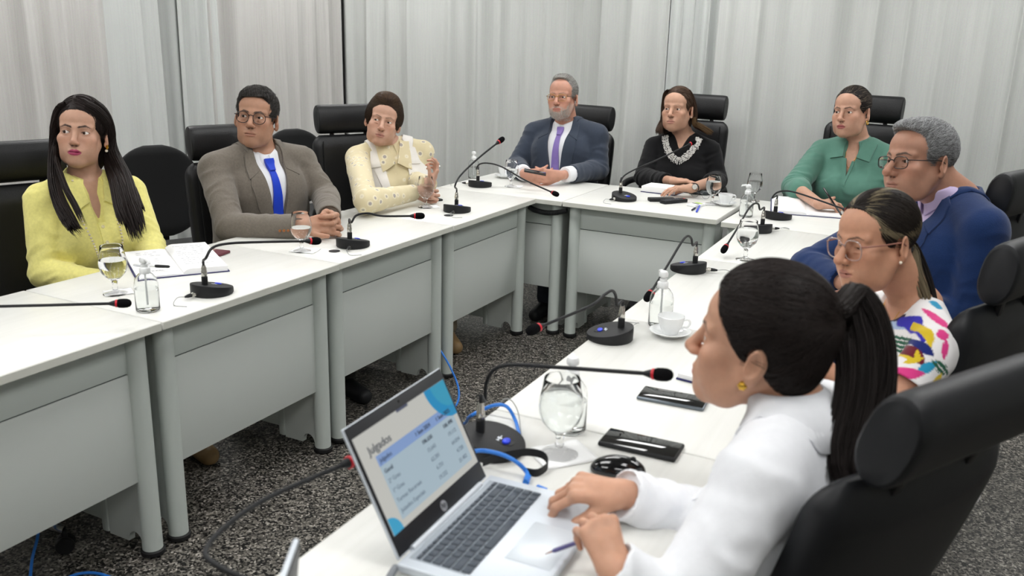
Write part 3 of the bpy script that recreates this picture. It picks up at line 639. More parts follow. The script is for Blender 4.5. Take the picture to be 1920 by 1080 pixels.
cup('white coffee cup on the corner table by the grey-bearded man', 'white saucer on the corner table by the grey-bearded man', 946, 333, 2.6)
cup('white coffee cup with a rim of coffee near the woman in black', 'white saucer near the woman in black', 1359, 385, .6)
# ------------------------------------------------------------------ notebooks, phones, small things
def frame_from(P0, P1):
    v = np.array(P1)-np.array(P0); return math.atan2(v[1], v[0])
def open_book(label, pa, pb, w, d, t1, t2, lines=True):
    """spine from pixel pa (near reader's far end) to pb; w page width each side"""
    A = onz(*pa, TZ); B = onz(*pb, TZ); a = frame_from(A, B); L = np.linalg.norm(B-A); e = empty('open_planner', A, a, label, 'notebook')
    c = MB(); c.box((L/2, 0, .0015), (L+.008, 2*w+.012, .003), bev=.001); c.build('cover', NAVY, e)
    for s, t in ((1, t1), (-1, t2)):
        vs = []; fs = []; n = 14
        for i in range(n):
            q = i/(n-1); y = q*w; z = .003+t*(1-(1-min(q*6, 1))**2*.55)*(1-.12*q)
            for x in (0, L): vs += [(x, s*y, .003), (x, s*y-s*.004*(1-q)*0, z)]
        for i in range(n-1):
            a0 = i*4; b0 = a0+4; fs += [(a0+1, a0+3, b0+3, b0+1), (a0, b0, b0+2, a0+2), (a0, a0+1, b0+1, b0), (a0+2, b0+2, b0+3, a0+3)]
        fs += [(0, 2, 3, 1), ((n-1)*4, (n-1)*4+1, (n-1)*4+3, (n-1)*4+2)]
        p = MB().add(vs, fs).build('page_block', PAPER, e, angle=30)
        if lines:
            g = MB(); rng = np.random.default_rng(3 if s > 0 else 5)
            for k in range(11):
                x = L*.12+k*L*.07; q0 = w*.12; 
                while q0 < w*.8:
                    q1 = q0+rng.uniform(.006, .02)
                    if rng.uniform() < (.7 if s > 0 else .3): zz = .003+t*(1-.12*(q0+q1)/2/w)+.0004; g.box((x, s*(q0+q1)/2, zz), (.0012, q1-q0, .0003))
                    q0 = q1+.004
            g.build('handwriting', INK, p)
    return e
open_book('open planner with handwriting before the woman in yellow', (310, 470), (345, 517), .145, .2, .020, .006)
open_book('open planner under the writing hand of the woman in green', (1507, 377), (1512, 405), .165, .2, .006, .016, False)
def book(label, u, v, w, l, t, rz, cover=NAVY):
    P = onz(u, v, TZ); e = empty('closed_planner', P, rz, label, 'notebook'); MB().box((0, 0, .002), (w, l, .004), bev=.001).build('cover', cover, e); MB().box((0, 0, .004+t/2), (w-.006, l-.006, t), bev=.001).build('page_block', PAPER, e); return e
book('thick white page block on a navy cover before the woman in black', 1242, 360, .20, .15, .030, -.05)
book('planner edge peeking out beside the face of the woman in white', 1352, 702, .15, .21, .012, -.15)
def phone(label, P, rz, w=.075, l=.158, t=.0085, frame=BLK, tilt=0, tl=0, name='smartphone'):
    e = empty(name, P, rz, label, 'phone'); e.rotation_euler = (tilt, tl, rz); MB().box((0, 0, t/2), (w, l, t), bev=.0038, seg=3).build('body', frame, e); MB().box((0, 0, t+.0002), (w-.006, l-.006, .0008), bev=.0003).build('screen', SCRG, e); return e
STEEL = mat('phone_steel', srgb(120, 128, 136), rough=.3, metal=.8); MAROON = mat('maroon_leather', srgb(92, 34, 46), rough=.5); TAN = mat('phone_back', srgb(164, 138, 128), rough=.4)
P = onz(1262, 750, TZ); phone('grey-framed smartphone by the foam-tipped microphone, farther of the two', P, R(-90+4), frame=STEEL)
P = onz(1202, 838, TZ); phone('black smartphone beside the mouse, nearer of the two', P, R(-90+2), .078, .164, .010)
P = onz(806, 373, TZ); phone('smartphone under the forearm of the woman in beige', P, R(60), .073, .150)
P = onz(386, 476, TZ); e = empty('phone_wallet', P, R(10), 'maroon phone case lying beyond the open planner', 'phone case'); MB().box((0, 0, .005), (.145, .10, .010), bev=.003).build('case', MAROON, e); MB().box((-.02, .0, .0105), (.08, .07, .002), bev=.0008).build('phone_back', TAN, e)
MB().tube([(-.02+.022*math.cos(a), .022*math.sin(a), .0125) for a in np.linspace(0, 2*PI, 17)], .0018, 6).build('ring_holder', MAROON, e)
def pen(label, P0, P1, r=.0042, body=BLK, cap=None, tip=None, name='ballpoint_pen'):
    e = empty(name, P0, 0, label, 'pen'); v = Vector(P1)-Vector(P0); L = v.length; M = Vector((0, 0, 1)).rotation_difference(v).to_matrix()
    MB().lathe([(r*.5, 0), (r, .004), (r, L*.62)], n=14, rot=M).build('barrel', body, e); MB().lathe([(r*1.18, L*.62), (r*1.2, L*.7), (r*1.05, L*.97), (r*.6, L)], n=14, rot=M).build('cap', cap or body, e)
    if tip: MB().lathe([(.0006, -.012), (r*.5, 0)], n=10, rot=M).build('tip', tip, e)
    return e
CLR = mat('clear_barrel', (.9, .92, .95, 1), rough=.1, trans=.7); BLUP = mat('blue_pen', srgb(50, 80, 225), rough=.3); NAVP = mat('dark_cap', srgb(24, 26, 50), rough=.3); GOLD = mat('gold', srgb(214, 170, 70), rough=.25, metal=1)
pen('black-capped ballpoint lying across the open planner', onz(250, 497, TZ+.019), onz(318, 500, TZ+.029), .0045, CLR, BLK)
pen('dark-capped ballpoint lying left of the blue pen', onz(1313, 384, TZ+.005), onz(1297, 394, TZ+.005), .0042, CLR, NAVP)
pen('short blue pen lying beside the dark-capped ballpoint', onz(1312, 386, TZ+.005), onz(1306, 397, TZ+.005), .0042, BLUP, BLUP)
def remote(label, u, v, rz, btn=True, l=.155, tilt=0):
    P = onz(u, v, TZ); e = empty('remote_control', P, rz, label, 'remote control', 'black remote controls on the back table'); e.rotation_euler = (tilt, 0, rz); MB().box((0, 0, .009), (.045, l, .018), bev=.004).build('body', BLK, e)
    if btn:
        b = MB(); g = mat('button_grey', srgb(70, 72, 78), rough=.5)
        for i in range(8):
            for j in range(3): b.box(((j-1)*.012, -l*.36+i*.014, .0185), (.008, .007, .003), bev=.001)
        b.build('buttons', g, e); MB().box((.008, l*.40, .0185), (.009, .007, .003), bev=.001).build('power_button', REDR, e)
    return e
remote('black remote control lying nearer to the camera beside the card reader', 1263, 380, -.55); remote('black remote control tucked behind the nearer one', 1240, 377, -.95, False, .14)
e = empty('card_reader', onz(1305, 386, TZ), -.4, 'small white device with a green display by the remote control', 'device'); MB().box((0, 0, .006), (.058, .085, .012), bev=.003).build('body', WPLA, e); MB().box((0, .02, .0125), (.040, .018, .0015)).build('display', mat('green_lcd', srgb(176, 214, 70), rough=.3), e); MB().box((0, -.004, .0125), (.040, .008, .0015)).build('dark_strip', NAVP, e)
LENS = lens_mat(); WIRE = mat('grey_wire_frame', srgb(112, 114, 118), rough=.3, metal=.8)
e = empty('reading_glasses', onz(1312, 372, TZ), -.3, 'wire-framed reading glasses lying on the table by the wristwatch', 'eyeglasses'); 
for sx in (-1, 1):
    ring = [(sx*.034+.024*math.cos(a), 0, .022+.019*math.sin(a)) for a in np.linspace(0, 2*PI, 25)]; MB().tube(ring, .0012, 6).build('rim', WIRE, e); MB().lathe([(0, -.0004), (.0225, -.0004), (.0225, .0004), (0, .0004)], (sx*.034, 0, .022), 24, rot=rotx(PI/2), cap=False, sy=.8).build('lens', LENS, e); MB().tube([(sx*.058, 0, .026), (sx*.062, .03, .024), (sx*.05, .12, .004)], .0013, 6).build('temple', WIRE, e)
MB().tube([(-.011, 0, .027), (0, 0, .030), (.011, 0, .027)], .0012, 6).build('bridge', WIRE, e)
e = MB().box((0, 0, .011), (.11, .055, .022), bev=.009, seg=3).build('spectacle_case', mat('dark_teal_case', srgb(28, 40, 44), rough=.4), None, loc=onz(1310, 364, TZ), rot=(0, 0, .1)); tag(e, 'dark spectacle case behind the wire reading glasses', 'case')
S = Sdf(); S.ell((0, 0, .006), (.031, .054, .030)); S.half((0, 0, .0012), (0, 0, -1), .004); P_, Q_ = S.mesh((-.04, -.06, -.004), (.04, .06, .045), .002)
e = empty('computer_mouse', onz(1158, 887, TZ), R(-70), 'glossy black computer mouse beside the black smartphone', 'mouse'); obj('shell', np_mesh('shell', P_, Q_), mat('glossy_black', srgb(10, 11, 13), rough=.12, coat=.6), e); MB().lathe([(.004, -.003), (.006, -.002), (.006, .002), (.004, .003)], (0, .028, .031), 16, rot=roty(PI/2)).build('scroll_wheel', BLK, e)
# ------------------------------------------------------------------ cables
def wire(label, pts, r, m, cat='cable', name='network_cable', n=10, group=None, plug=None):
    o = MB().tube(spline(pts, n), r, 8).build(name, m, None); tag(o, label, cat, group)
    if plug:
        P0, P1 = np.array(plug[0]), np.array(plug[1]); M = Vector((0, 0, 1)).rotation_difference(Vector(P1-P0)).to_matrix(); L = float(np.linalg.norm(P1-P0)); b = MB(); b.box(P0+(P1-P0)*.5, (.012, .009, L), rot=M, bev=.0015); b.box(P0+(P1-P0)*.75+np.array((0, 0, .006)), (.006, .003, L*.6), rot=M); b.build('plug', m, o)
    return o
wire('blue network cable hanging below the table of the man in taupe to the floor', [onz(806, 610, .26)+np.array((-.02, 0, .12)), onz(808, 622, .24), onz(822, 650, .17), onz(845, 690, .09), onz(860, 730, .01), onz(855, 760, .006), onz(830, 770, .006)], .0045, CORD)
wire('blue network cable rising from the floor into the near right table', [onz(830, 850, .02)-np.array((.1, 0, 0)), onz(862, 800, .45), at(880, 782, 1.99), at(905, 768, 1.97), at(932, 759, 1.95), at(952, 764, 1.94), at(967, 790, 1.93), onz(974, 818, TZ+.004), onz(976, 826, TZ-.02)], .0040, CORD)
wire('thin grey wire arching beside the blue cable on the near right table', [onz(937, 756, TZ+.004), at(946, 748, 1.94), at(960, 752, 1.93), at(972, 775, 1.92), onz(977, 815, TZ+.003)], .0012, GREYW, name='thin_wire')
wire('blue patch cable with a plug beside the laptop, over the microphone base', [onz(880, 848, TZ+.06), onz(905, 845, TZ+.046), onz(940, 852, TZ+.040), onz(968, 866, TZ+.030), onz(985, 882, TZ+.012), onz(991, 894, TZ+.008)], .0042, CORD, plug=(onz(990, 892, TZ+.008), onz(986, 905, TZ+.006)))
wire('blue network cable on the floor at the lower left, standing loop', [onz(55, 1110, .005), onz(60, 1050, .03), onz(72, 990, .12), onz(80, 965, .2)+np.array((-.05, .02, .1))], .0045, CORD)
wire('blue network cable lying on the floor at the bottom-left picture edge', [onz(100, 1100, .005), onz(140, 1078, .005), onz(180, 1075, .005), onz(220, 1090, .005), onz(260, 1130, .005)], .0045, CORD)
b = MB(); sp = spline([onz(905, 868, TZ+.010), onz(940, 856, TZ+.030), onz(985, 848, TZ+.034), onz(1018, 854, TZ+.026), onz(1026, 872, TZ+.012), onz(1008, 886, TZ+.008), onz(985, 884, TZ+.006)], 8)
for i in range(len(sp)-1):
    a, c = Vector(sp[i]), Vector(sp[i+1]); d = (c-a).normalized(); s = Vector((0, 0, 1)).cross(d).normalized(); up = Vector((0, 0, .008))
    b.add([a-up, a+up, c+up, c-up, a-up+s*.0015, a+up+s*.0015, c+up+s*.0015, c-up+s*.0015], [(0, 1, 2, 3), (7, 6, 5, 4), (0, 4, 5, 1), (3, 2, 6, 7), (1, 5, 6, 2), (0, 3, 7, 4)])
tag(b.build('cable_strap', BLK, None), 'black strap loop lying by the blue patch cable', 'strap')
e = MB().box((0, 0, .0006), (.022, .006, .0012)).build('blue_sticker', CORD, None, loc=onz(1016, 914, TZ), rot=(0, 0, -.2)); tag(e, 'small blue strip lying beside the laptop keyboard', 'strip')
b = MB(); sp = spline([(-.055, .03, .685), (-.02, .03, .672), (.04, .03, .665), (.10, .03, .672), (.165, .03, .690)], 8); b.tube(sp, .013, 10)
for k in range(26):
    q = sp[1+k % (len(sp)-2)]; b.lathe([(.013, -.002), (.0148, 0), (.013, .002)], q, 10, rot=roty(PI/2))
tag(b.build('spiral_cable_wrap', BLK, None), 'black spiral-wrapped cable bundle hanging under the inner corner', 'cable bundle')
for (u, v, lab) in ((627, 471, 'black oval cable hole by the microphone before the man in taupe'), (841, 404, 'black oval cable hole by the microphone of the woman in beige')):
    o = MB().lathe([(.0, .0004), (.021, .0004), (.022, .0012), (.020, .0018), (0, .0016)], (0, 0, 0), 24, cap=False).build('cable_grommet', BLK, None, loc=onz(u, v, TZ)); tag(o, lab, 'cable hole', 'cable holes in the tables')
# ------------------------------------------------------------------ laptop
ALUM = mat('silver_aluminium', srgb(206, 213, 221), rough=.35, metal=.15); BEZ = mat('bezel', srgb(26, 28, 32), rough=.4); KEY = mat('key_grey', srgb(66, 74, 84), rough=.5); PAD = mat('touchpad', srgb(208, 215, 222), rough=.3, metal=.1)
def emis(name, c, s=.85): return mat(name, (0, 0, 0, 1), rough=.3, emit=c, estr=s)
lap = empty('laptop', (1.2645, -2.956, TZ), math.atan2(.04246, .99910)*0+R(-87.57)+R(90), 'open silver laptop showing a slide of figures, before the woman in white', 'laptop')
# local: +X towards the user (front), Y along the hinge (+Y = image right end), z up
W, D = .330, .232; b = MB(); b.box((D/2, 0, .0095), (D, W, .015), bev=.004, seg=3); dk = b.build('deck', ALUM, lap, angle=50)
MB().box((.060, 0, .0172), (.100, W*.865, .0006)).build('keyboard_well', mat('key_well', srgb(150, 158, 166), rough=.4, metal=.4), dk)
kx0, pitch = .020, .0172; rows = [[1]*17, [1]*13+[2]+[1], [1.5]+[1]*12+[1.5]+[1], [1.8]+[1]*11+[2.2]+[1], [2.3]+[1]*10+[1.7]+[1]+[1], [1.1, 1, 1, 1.1, 5.2, 1.1, 1.1, 1, 1, 1, .6]]
for r, row in enumerate(rows):
    tot = sum(row); span = W*.85; y = -span/2
    for wk in row:
        w = span*wk/tot; kd = pitch*(.55 if r == 0 else 1); x = kx0+(0 if r == 0 else pitch*.62+(r-1)*pitch)
        MB().box((x+kd/2, y+w/2, .0183), (kd-.0024, w-.0022, .0022), bev=.0006, seg=1).build('key', KEY, dk, angle=50); y += w
MB().box((.182, -.012, .0173), (.078, .122, .0006), bev=.0002).build('touchpad', PAD, dk)
b = MB()
for k in range(60): b.box((.012, -.10+k*.0034, .0173), (.006, .0016, .0005))
b.build('speaker_grille', mat('grille_grey', srgb(160, 166, 172), rough=.4, metal=.5), dk)
MB().lathe([(.0055, -.120), (.0055, .120)], (.002, 0, .0175), 14, rot=rotx(PI/2)).build('hinge', ALUM, lap)
TL = 27; LM = Matrix.Translation((0, 0, .0165))@Matrix.Rotation(-R(TL), 4, 'Y')      # lid plane: local x'=thickness, y, z'=height
HL = .224; scr = empty('lid', (0, 0, 0)); scr.parent = lap
def lid(bld, name, m, par=None, **k): return xf(bld, LM).build(name, m, par or lidm, **k)
bpy.data.objects.remove(scr)
lidm = xf(MB().box((-.004, 0, HL/2), (.005, W-.022, HL), bev=.0022, seg=3), LM).build('lid', ALUM, lap, angle=50)
lid(MB().box((-.0010, 0, HL/2+.001), (.0016, W-.028, HL-.004), bev=.0006), 'bezel', BEZ)
SW, SZ0, SZ1 = W-.042, .036, .203; SH = SZ1-SZ0
def rect(y0, y1, z0, z1, x): return MB().add([(x, y0, z0), (x, y1, z0), (x, y1, z1), (x, y0, z1)], [(0, 1, 2, 3)])
def scr_rect(name, y0, y1, z0, z1, m, x): b = rect(-SW/2+SW*y0, -SW/2+SW*y1, SZ1-SH*z1, SZ1-SH*z0, x); return b
screen = lid(MB().box((.0001, 0, (SZ0+SZ1)/2), (.0008, SW, SH)), 'screen', emis('screen_white', srgb(205, 205, 199)))
lay = .0007
lid(scr_rect('r', .115, .955, .375, .93, None, lay), 'table_area', emis('slide_blue', srgb(176, 196, 208)), screen); lid(scr_rect('r', .115, .955, .265, .375, None, lay+.0001), 'table_header', emis('slide_header', srgb(138, 166, 214)), screen)
def disc_part(cy, cz, r, m, x, name, inside):
    pts = []
    for a in np.linspace(0, 2*PI, 96, endpoint=False):
        y = np.clip(cy+r*math.cos(a), 0, 1); z = np.clip(cz+r*SW/SH*math.sin(a), 0, 1); pts.append((x, -SW/2+SW*y, SZ1-SH*z))
    lid(MB().add(pts, [tuple(range(len(pts)))]), name, m, screen)
disc_part(.99, .0, .235, emis('slide_cyan', srgb(42, 148, 200)), lay+.0002, 'corner_shape', 0); disc_part(1.0, .0, .17, emis('slide_teal', srgb(62, 162, 196)), lay+.0003, 'corner_shape', 0); disc_part(.0, 1.0, .10, emis('slide_cyan2', srgb(60, 168, 210)), lay+.0002, 'corner_shape', 0)
TX = emis('slide_ink', srgb(46, 54, 70)); TX2 = emis('slide_ink_pale', srgb(104, 118, 134))
def stext(body, y, z, size, m, bold=False, align='LEFT'):
    me = text_mesh(body, size, 'lettering', align); M = LM@Matrix(((0, 0, 1, lay+.0004), (1, 0, 0, -SW/2+SW*y), (0, 1, 0, SZ1-SH*z), (0, 0, 0, 1))); me.transform(M); obj('lettering', me, m, screen, smooth=False)
    if bold:
        me2 = me.copy(); me2.transform(Matrix.Translation((0, .0004, 0))); obj('lettering', me2, m, screen, smooth=False)
stext('Julgados', .075, .225, .020, TX, True); stext('Julgados', .135, .345, .0105, TX); stext('1 Sem 2024', .60, .345, .0105, TX, True, 'CENTER'); stext('1 Sem 2025', .845, .345, .0105, TX, True, 'CENTER')
for k, (n_, a, c) in enumerate((('Geral', '106.650', '106.498'), ('2º Grau', '15.643', '19.112'), ('1º Grau', '62.201', '64.034'), ('Turmas Recursais', '6.731', '4.720'), ('Juizados Especiais', '19.232', '21.402'))):
    z = .46+k*.103; t = TX if k == 0 else TX2; stext(n_, .135, z, .0105, t, k == 0); stext(a, .66, z, .0105, t, k == 0, 'RIGHT'); stext(c, .915, z, .0105, t, k == 0, 'RIGHT')
lid(rect(-.018, .018, SZ1-.004, SZ1+.0005, lay+.0005), 'menu_tab', emis('slide_tab', srgb(82, 88, 110)), screen)
LOGO = mat('logo_silver', srgb(190, 196, 204), rough=.3, metal=.6)
c = MB().lathe([(0, 0), (.0095, 0), (.0095, .0006), (0, .0006)], (0, 0, 0), 30, rot=roty(PI/2), cap=False); c.v = [(v[0]+.0002, v[1], v[2]+.0175) for v in c.v]; lid(c, 'logo', LOGO)
me = text_mesh('hp', .0135, 'lettering', 'CENTER'); me.transform(LM@Matrix(((0, 0, 1, .0012), (1, 0, 0, 0), (0, 1, 0, .0150), (0, 0, 0, 1)))); obj('lettering', me, BEZ, lidm, smooth=False)
MB().lathe([(0, 0), (.0022, 0), (.0022, .0004)], (0, 0, 0), 12, rot=roty(PI/2)); c = MB().lathe([(0, 0), (.0022, 0), (.0022, .0004), (0, .0004)], (0, 0, 0), 14, rot=roty(PI/2), cap=False); c.v = [(v[0]+.0000, v[1], v[2]+.214) for v in c.v]; lid(c, 'webcam', SCRG)
wire('grey charging cable plugged into the left side of the laptop', [onz(742, 1064, TZ+.008), onz(733, 1078, TZ+.008), onz(716, 1110, TZ+.006), onz(690, 1180, TZ+.006)], .0062, mat('grey_plug', srgb(120, 124, 130), rough=.4), name='charging_cable')
# tablet / second laptop standing at the bottom edge
TC = at(556, 1008, 1.10); tw = -ray(902, 80); tw[2] = 0; tw /= np.linalg.norm(tw); tn = np.array((tw[1], -tw[0], 0)); tu = np.array((0, 0, 1))*.99-tn*.10
e = empty('tablet_computer', (0, 0, 0), 0, 'dark tablet corner standing up at the bottom picture edge', 'tablet'); TM = Matrix(((tw[0], tn[0], tu[0], TC[0]), (tw[1], tn[1], tu[1], TC[1]), (tw[2], tn[2], tu[2], TC[2]), (0, 0, 0, 1)))
xf(MB().box((.12, 0, -.09), (.24, .008, .18), bev=.003), TM).build('body', ALUM, e); xf(MB().box((.12, -.0046, -.09), (.234, .0016, .174), bev=.0005), TM).build('screen', BEZ, e)
# ================================================================== people
def face_yaw(p, deg_left):
    """heading (about z) of a face at p that looks deg_left degrees to the picture's left of the camera"""
    d = CAM-np.array(p); a = math.atan2(d[0], -d[1]); return a-R(deg_left)
def mrot(yaw, pitch=0, roll=0):
    """face -Y, up Z.  pitch>0 looks down, roll>0 tips the head to its own left"""
    return np.array(Matrix.Rotation(yaw, 3, 'Z')@Matrix.Rotation(pitch, 3, 'X')@Matrix.Rotation(roll, 3, 'Y'))
def hash3(P, sc, seed=0):
    """cheap smooth pseudo noise in -1..1"""
    q = P*sc; r = np.zeros(len(P))
    for k, (a, b, c, ph) in enumerate([(1, .7, .3, .1), (-.6, 1.1, .5, 1.7), (.4, -.5, 1.3, 3.1), (1.7, .9, -1.1, 4.4), (-1.3, 1.9, .8, 5.2)]):
        r += np.sin(q[:, 0]*a+q[:, 1]*b+q[:, 2]*c+ph+seed*1.3+.8*np.sin(q[:, 1]*a*.7+q[:, 2]*b+seed))
    return r/5
def skin_head(S, H, P):
    """adds a head to S.  H: head record, frame already set by the caller"""
    jw = H.get('jaw', 1); fat = H.get('fat', 0); ns = H.get('nose', 1); fem = H.get('fem', False); age = H.get('age', 0)
    S.ell((0, .018, .035), (.076, .098, .087), k=0)
    S.ell((0, -.03, .043), (.062, .056, .052), k=.02)
    S.ell((0, -.026, -.036), (.059*jw+fat*.3, .060, .079), k=.025)
    for sx in (-1, 1):
        S.cone((sx*.055*jw, .006, -.045), (sx*(.041*jw+fat*.3), -.030, -.088), .015+fat, .014+fat, k=.03)
        S.cone((sx*(.041*jw+fat*.3), -.030, -.088), (sx*.013, -.066, -.104), .014+fat, .016, k=.03)
        S.ell((sx*.043, -.058, -.024), (.022, .022, .018), k=.025)
        S.ell((sx*(.036+fat*.3), -.050, -.058), (.021+fat*.5, .028+fat*.5, .03), k=.025)
        S.cone((sx*.010, -.083, .019), (sx*.046, -.066, .019), .0085 if fem else .011, .008, k=.014)
    S.ell((0, -.074, -.1), (.019, .017, .014), k=.02)
    S.ell((0, -.072, -.068), (.032, .025, .028), k=.02)
    for sx in (-1, 1): S.ell((sx*.033, -.098, .0), (.021, .018, .0125), k=.012, op='s')
    S.cone((0, -.082, .012), (0, -.108*(.5+.5*ns), -.030), .0075, .0105*ns, k=.012, sc=(1.05, 1, 1))
    S.ell((0, -.109*(.5+.5*ns), -.034), (.011*ns, .011*ns, .0098*ns), k=.008)
    for sx in (-1, 1):
        S.ell((sx*.0115*ns, -.099, -.0375), (.0072*ns, .0105, .0072), k=.006)
        S.ell((sx*.0068*ns, -.107, -.046), (.0036, .006, .004), k=.003, op='s')
        S.ell((sx*.032, -.0675, 0), (.0150, .0146, .0138), k=.006)
        S.ell((sx*.032, -.082, -.0004+H.get('lidz', 0)), (.0125, .0135, H.get('lid', .0050)), k=.0015, op='s')
        if age:
            S.cone((sx*.021, -.1, -.036), (sx*.033, -.092, -.066), .0016+.001*age, .001, k=.007, op='s')
            S.cone((sx*.022, -.087, -.0125), (sx*.04, -.080, -.0135), .0018*age, .0012, k=.006)
    lp = H.get('lips', 1)
    S.ell((0, -.0905, -.0640), (.021, .0085, .0048*lp), k=.006)
    S.ell((0, -.0900, -.0745), (.0185, .0090, .0058*lp), k=.006)
    S.ell((0, -.101, -.0695), (.025, .0105, .0009), k=.0035, op='s')
    S.cone((0, -.099, -.052), (0, -.099, -.058), .0022, .0022, k=.006, op='s')
    for sx in (-1, 1):
        M = np.array(Matrix.Rotation(sx*R(30), 3, 'Z')@Matrix.Rotation(R(-12), 3, 'X'))
        c = np.array((sx*(.0815+fat*.1), .018, -.012)); es = H.get('ear', 1)
        S.ell(c, (.0075, .0185*es, .032*es), rot=M, k=.005)
        S.ell(c+np.array((sx*.0075, -.004, .003)), (.0062, .0115, .021), rot=M, k=.004, op='s')
        S.ell(c+np.array((sx*.002, -.013, -.006)), (.004, .005, .008), k=.004)
        S.ell(c+np.array((-sx*.001, -.006, -.026)), (.0058, .009, .010), k=.006)
def head_colour(Q, H, base):
    """Q: head-local points; returns colours"""
    C = np.tile(np.array(base[:3]), (len(Q), 1)); x = np.abs(Q[:, 0]); y = Q[:, 1]; z = Q[:, 2]
    def mix(m, col): C[:] = C*(1-m[:, None])+np.array(col[:3])*m[:, None]
    fr = y < -.03
    def blob(cx, cz, rx, rz): return np.clip(1.2-np.hypot((x-cx)/rx, (z-cz)/rz), 0, 1)*fr
    mix(blob(.042, -.03, .03, .026)*.28, H.get('blush', (base[0]*1.05, base[1]*.78, base[2]*.72)))
    mix(blob(0, -.036, .018, .018)*.3, (base[0]*1.0, base[1]*.74, base[2]*.68))
    mix(np.clip(1.3-np.hypot((x-.032)/.021, (z+.0005)/.0125), 0, 1)*fr*.35, (base[0]*.66, base[1]*.56, base[2]*.54))
    # lips
    zt = np.interp(x, [0, .006, .013, .0235], [-.0598, -.0583, -.0608, -.0693]); zb = np.interp(x, [0, .01, .018, .0235], [-.0805, -.0798, -.0762, -.0700])
    m = np.clip(np.minimum(zt-z, z-zb)/.0016+.5, 0, 1)*(x < .0235)*(y < -.075)
    mix(m*H.get('lipm', .8), H['lipc']); mix(np.clip(1-np.abs(z+.0695)/.0013, 0, 1)*(x < .022)*(y < -.08)*.75, (.09, .03, .03))
    # nostril, lash line, brows
    mix(np.clip(1.4-np.hypot((x-.0068)/.005, (z+.0465)/.003), 0, 1)*(y < -.09)*.8, (.05, .02, .015))
    lid = H.get('lid', .005); e = np.hypot((x-.032)/.0128, (z+.0004-H.get('lidz', 0))/(lid+.0006))
    mix(np.clip(1-np.abs(e-1)/.2, 0, 1)*(y < -.06)*np.where(z > 0, H.get('lash', .75), .3), (.03, .02, .018))
    bt = H.get('brow_t', .0032); bc = H['browc']; bz = H.get('brow_z', 0)
    zc = np.interp(x, [.009, .014, .034, .050], [.0175, .0195, .0245, .0165])+bz; th = np.interp(x, [.009, .013, .034, .051], [.2, 1, .95, .15])*bt
    mix(np.clip((th-np.abs(z-zc))/.0012+.5, 0, 1)*(x > .008)*(x < .052)*(y < -.045)*H.get('brow_m', .85), bc)
    bd = H.get('beard')
    if bd is not None:
        low = np.interp(x, [0, .03, .05, .062, .08], [-.048, -.050, -.062, -.03, -.02]); m = np.clip((low-z)/.010, 0, 1)*(y < .004)
        lipm = np.clip(1.25-np.hypot(x/.026, (z+.0695)/.0125), 0, 1); m = m*(1-np.clip(lipm*3, 0, 1))
        m *= np.clip((z+.135)/.012, 0, 1); n = np.clip(.78+.5*hash3(Q, 420), 0, 1); mix(m*n*H.get('beardm', .8), bd)
    st = H.get('stubble')
    if st:
        low = np.interp(x, [0, .03, .05, .065], [-.046, -.052, -.05, -.03]); m = np.clip((low-z)/.02, 0, 1)*(y < -.0)*np.clip((z+.135)/.02, 0, 1); mix(m*st, (base[0]*.5, base[1]*.52, base[2]*.55))
    sc = H.get('scalp')
    if sc is not None: mix(np.clip((z-.03)/.02, 0, 1)*np.clip((y+.02)/.03, 0, 1)*.8, sc)
    return C
def hand(S, Wp, along, palm_n, thumb_side, L=.185, curls=None, spread=1.0, thumb=None, k=.006, fat=1.0):
    """Wp wrist, along: unit vector wrist->knuckles, palm_n: direction the palm faces, thumb_side +1/-1 selects the side; curls per finger (mcp,pip,dip) degrees"""
    a = np.array(along, float); a /= np.linalg.norm(a); n = np.array(palm_n, float); n -= a*(n@a); n /= np.linalg.norm(n); t = np.cross(a, n)*thumb_side; u = L/.185
    W = np.array(Wp, float); curls = curls or {}
    fing = {'index': (.030, .088, (.042, .025, .021), .0088, 7), 'middle': (.009, .092, (.046, .029, .022), .0090, 1), 'ring': (-.012, .088, (.042, .027, .022), .0086, -5), 'pinky': (-.031, .079, (.033, .020, .019), .0076, -13)}
    tips = {}
    for nm, (tx, ly, seg, rad, sp) in fing.items():
        B = W+a*ly*u+t*tx*u; rad *= u*fat
        S.cone(W+a*.012*u+t*tx*.55*u, B-n*.002*u, .0150*u*fat, .0118*u*fat, k=.010, sc=None)
        c = curls.get(nm, curls.get('all', (15, 20, 12))); ang = 0; d0 = a*math.cos(R(sp*spread))+t*math.sin(R(sp*spread)); p = B
        for q in range(3):
            ang += c[q]; d = d0*math.cos(R(ang))+n*math.sin(R(ang)); e = p+d*seg[q]*u
            S.cone(p, e, rad*(1.06-.09*q), rad*(.98-.11*q), k=.004 if q else k); p = e
        tips[nm] = p
    S.cone(W-a*.01*u, W+a*.05*u, .021*u*fat, .021*u*fat, k=.012, sc=None)
    tb = thumb or (40, 25, 20, 15)      # abduct, drop towards the palm, bend1, bend2
    d = a*math.cos(R(tb[0]))+t*math.sin(R(tb[0])); d = d*math.cos(R(tb[1]))+n*math.sin(R(tb[1]))
    p0 = W+a*.018*u+t*.020*u+n*.004*u; p1 = p0+d*.044*u; S.cone(p0, p1, .0165*u*fat, .0118*u*fat, k=.012)
    ax2 = a*math.cos(R(tb[0]-tb[2]))+t*math.sin(R(tb[0]-tb[2])); ax2 = ax2*math.cos(R(tb[1]))+n*math.sin(R(tb[1])); p2 = p1+ax2*.032*u; S.cone(p1, p2, .0106*u*fat, .0098*u*fat, k=.004)
    ax3 = a*math.cos(R(tb[0]-tb[2]-tb[3]))+t*math.sin(R(tb[0]-tb[2]-tb[3])); ax3 = ax3*math.cos(R(tb[1]+6))+n*math.sin(R(tb[1]+6)); p3 = p2+ax3*.026*u; S.cone(p2, p3, .0098*u*fat, .0078*u*fat, k=.004)
    tips['thumb'] = p3
    return tips
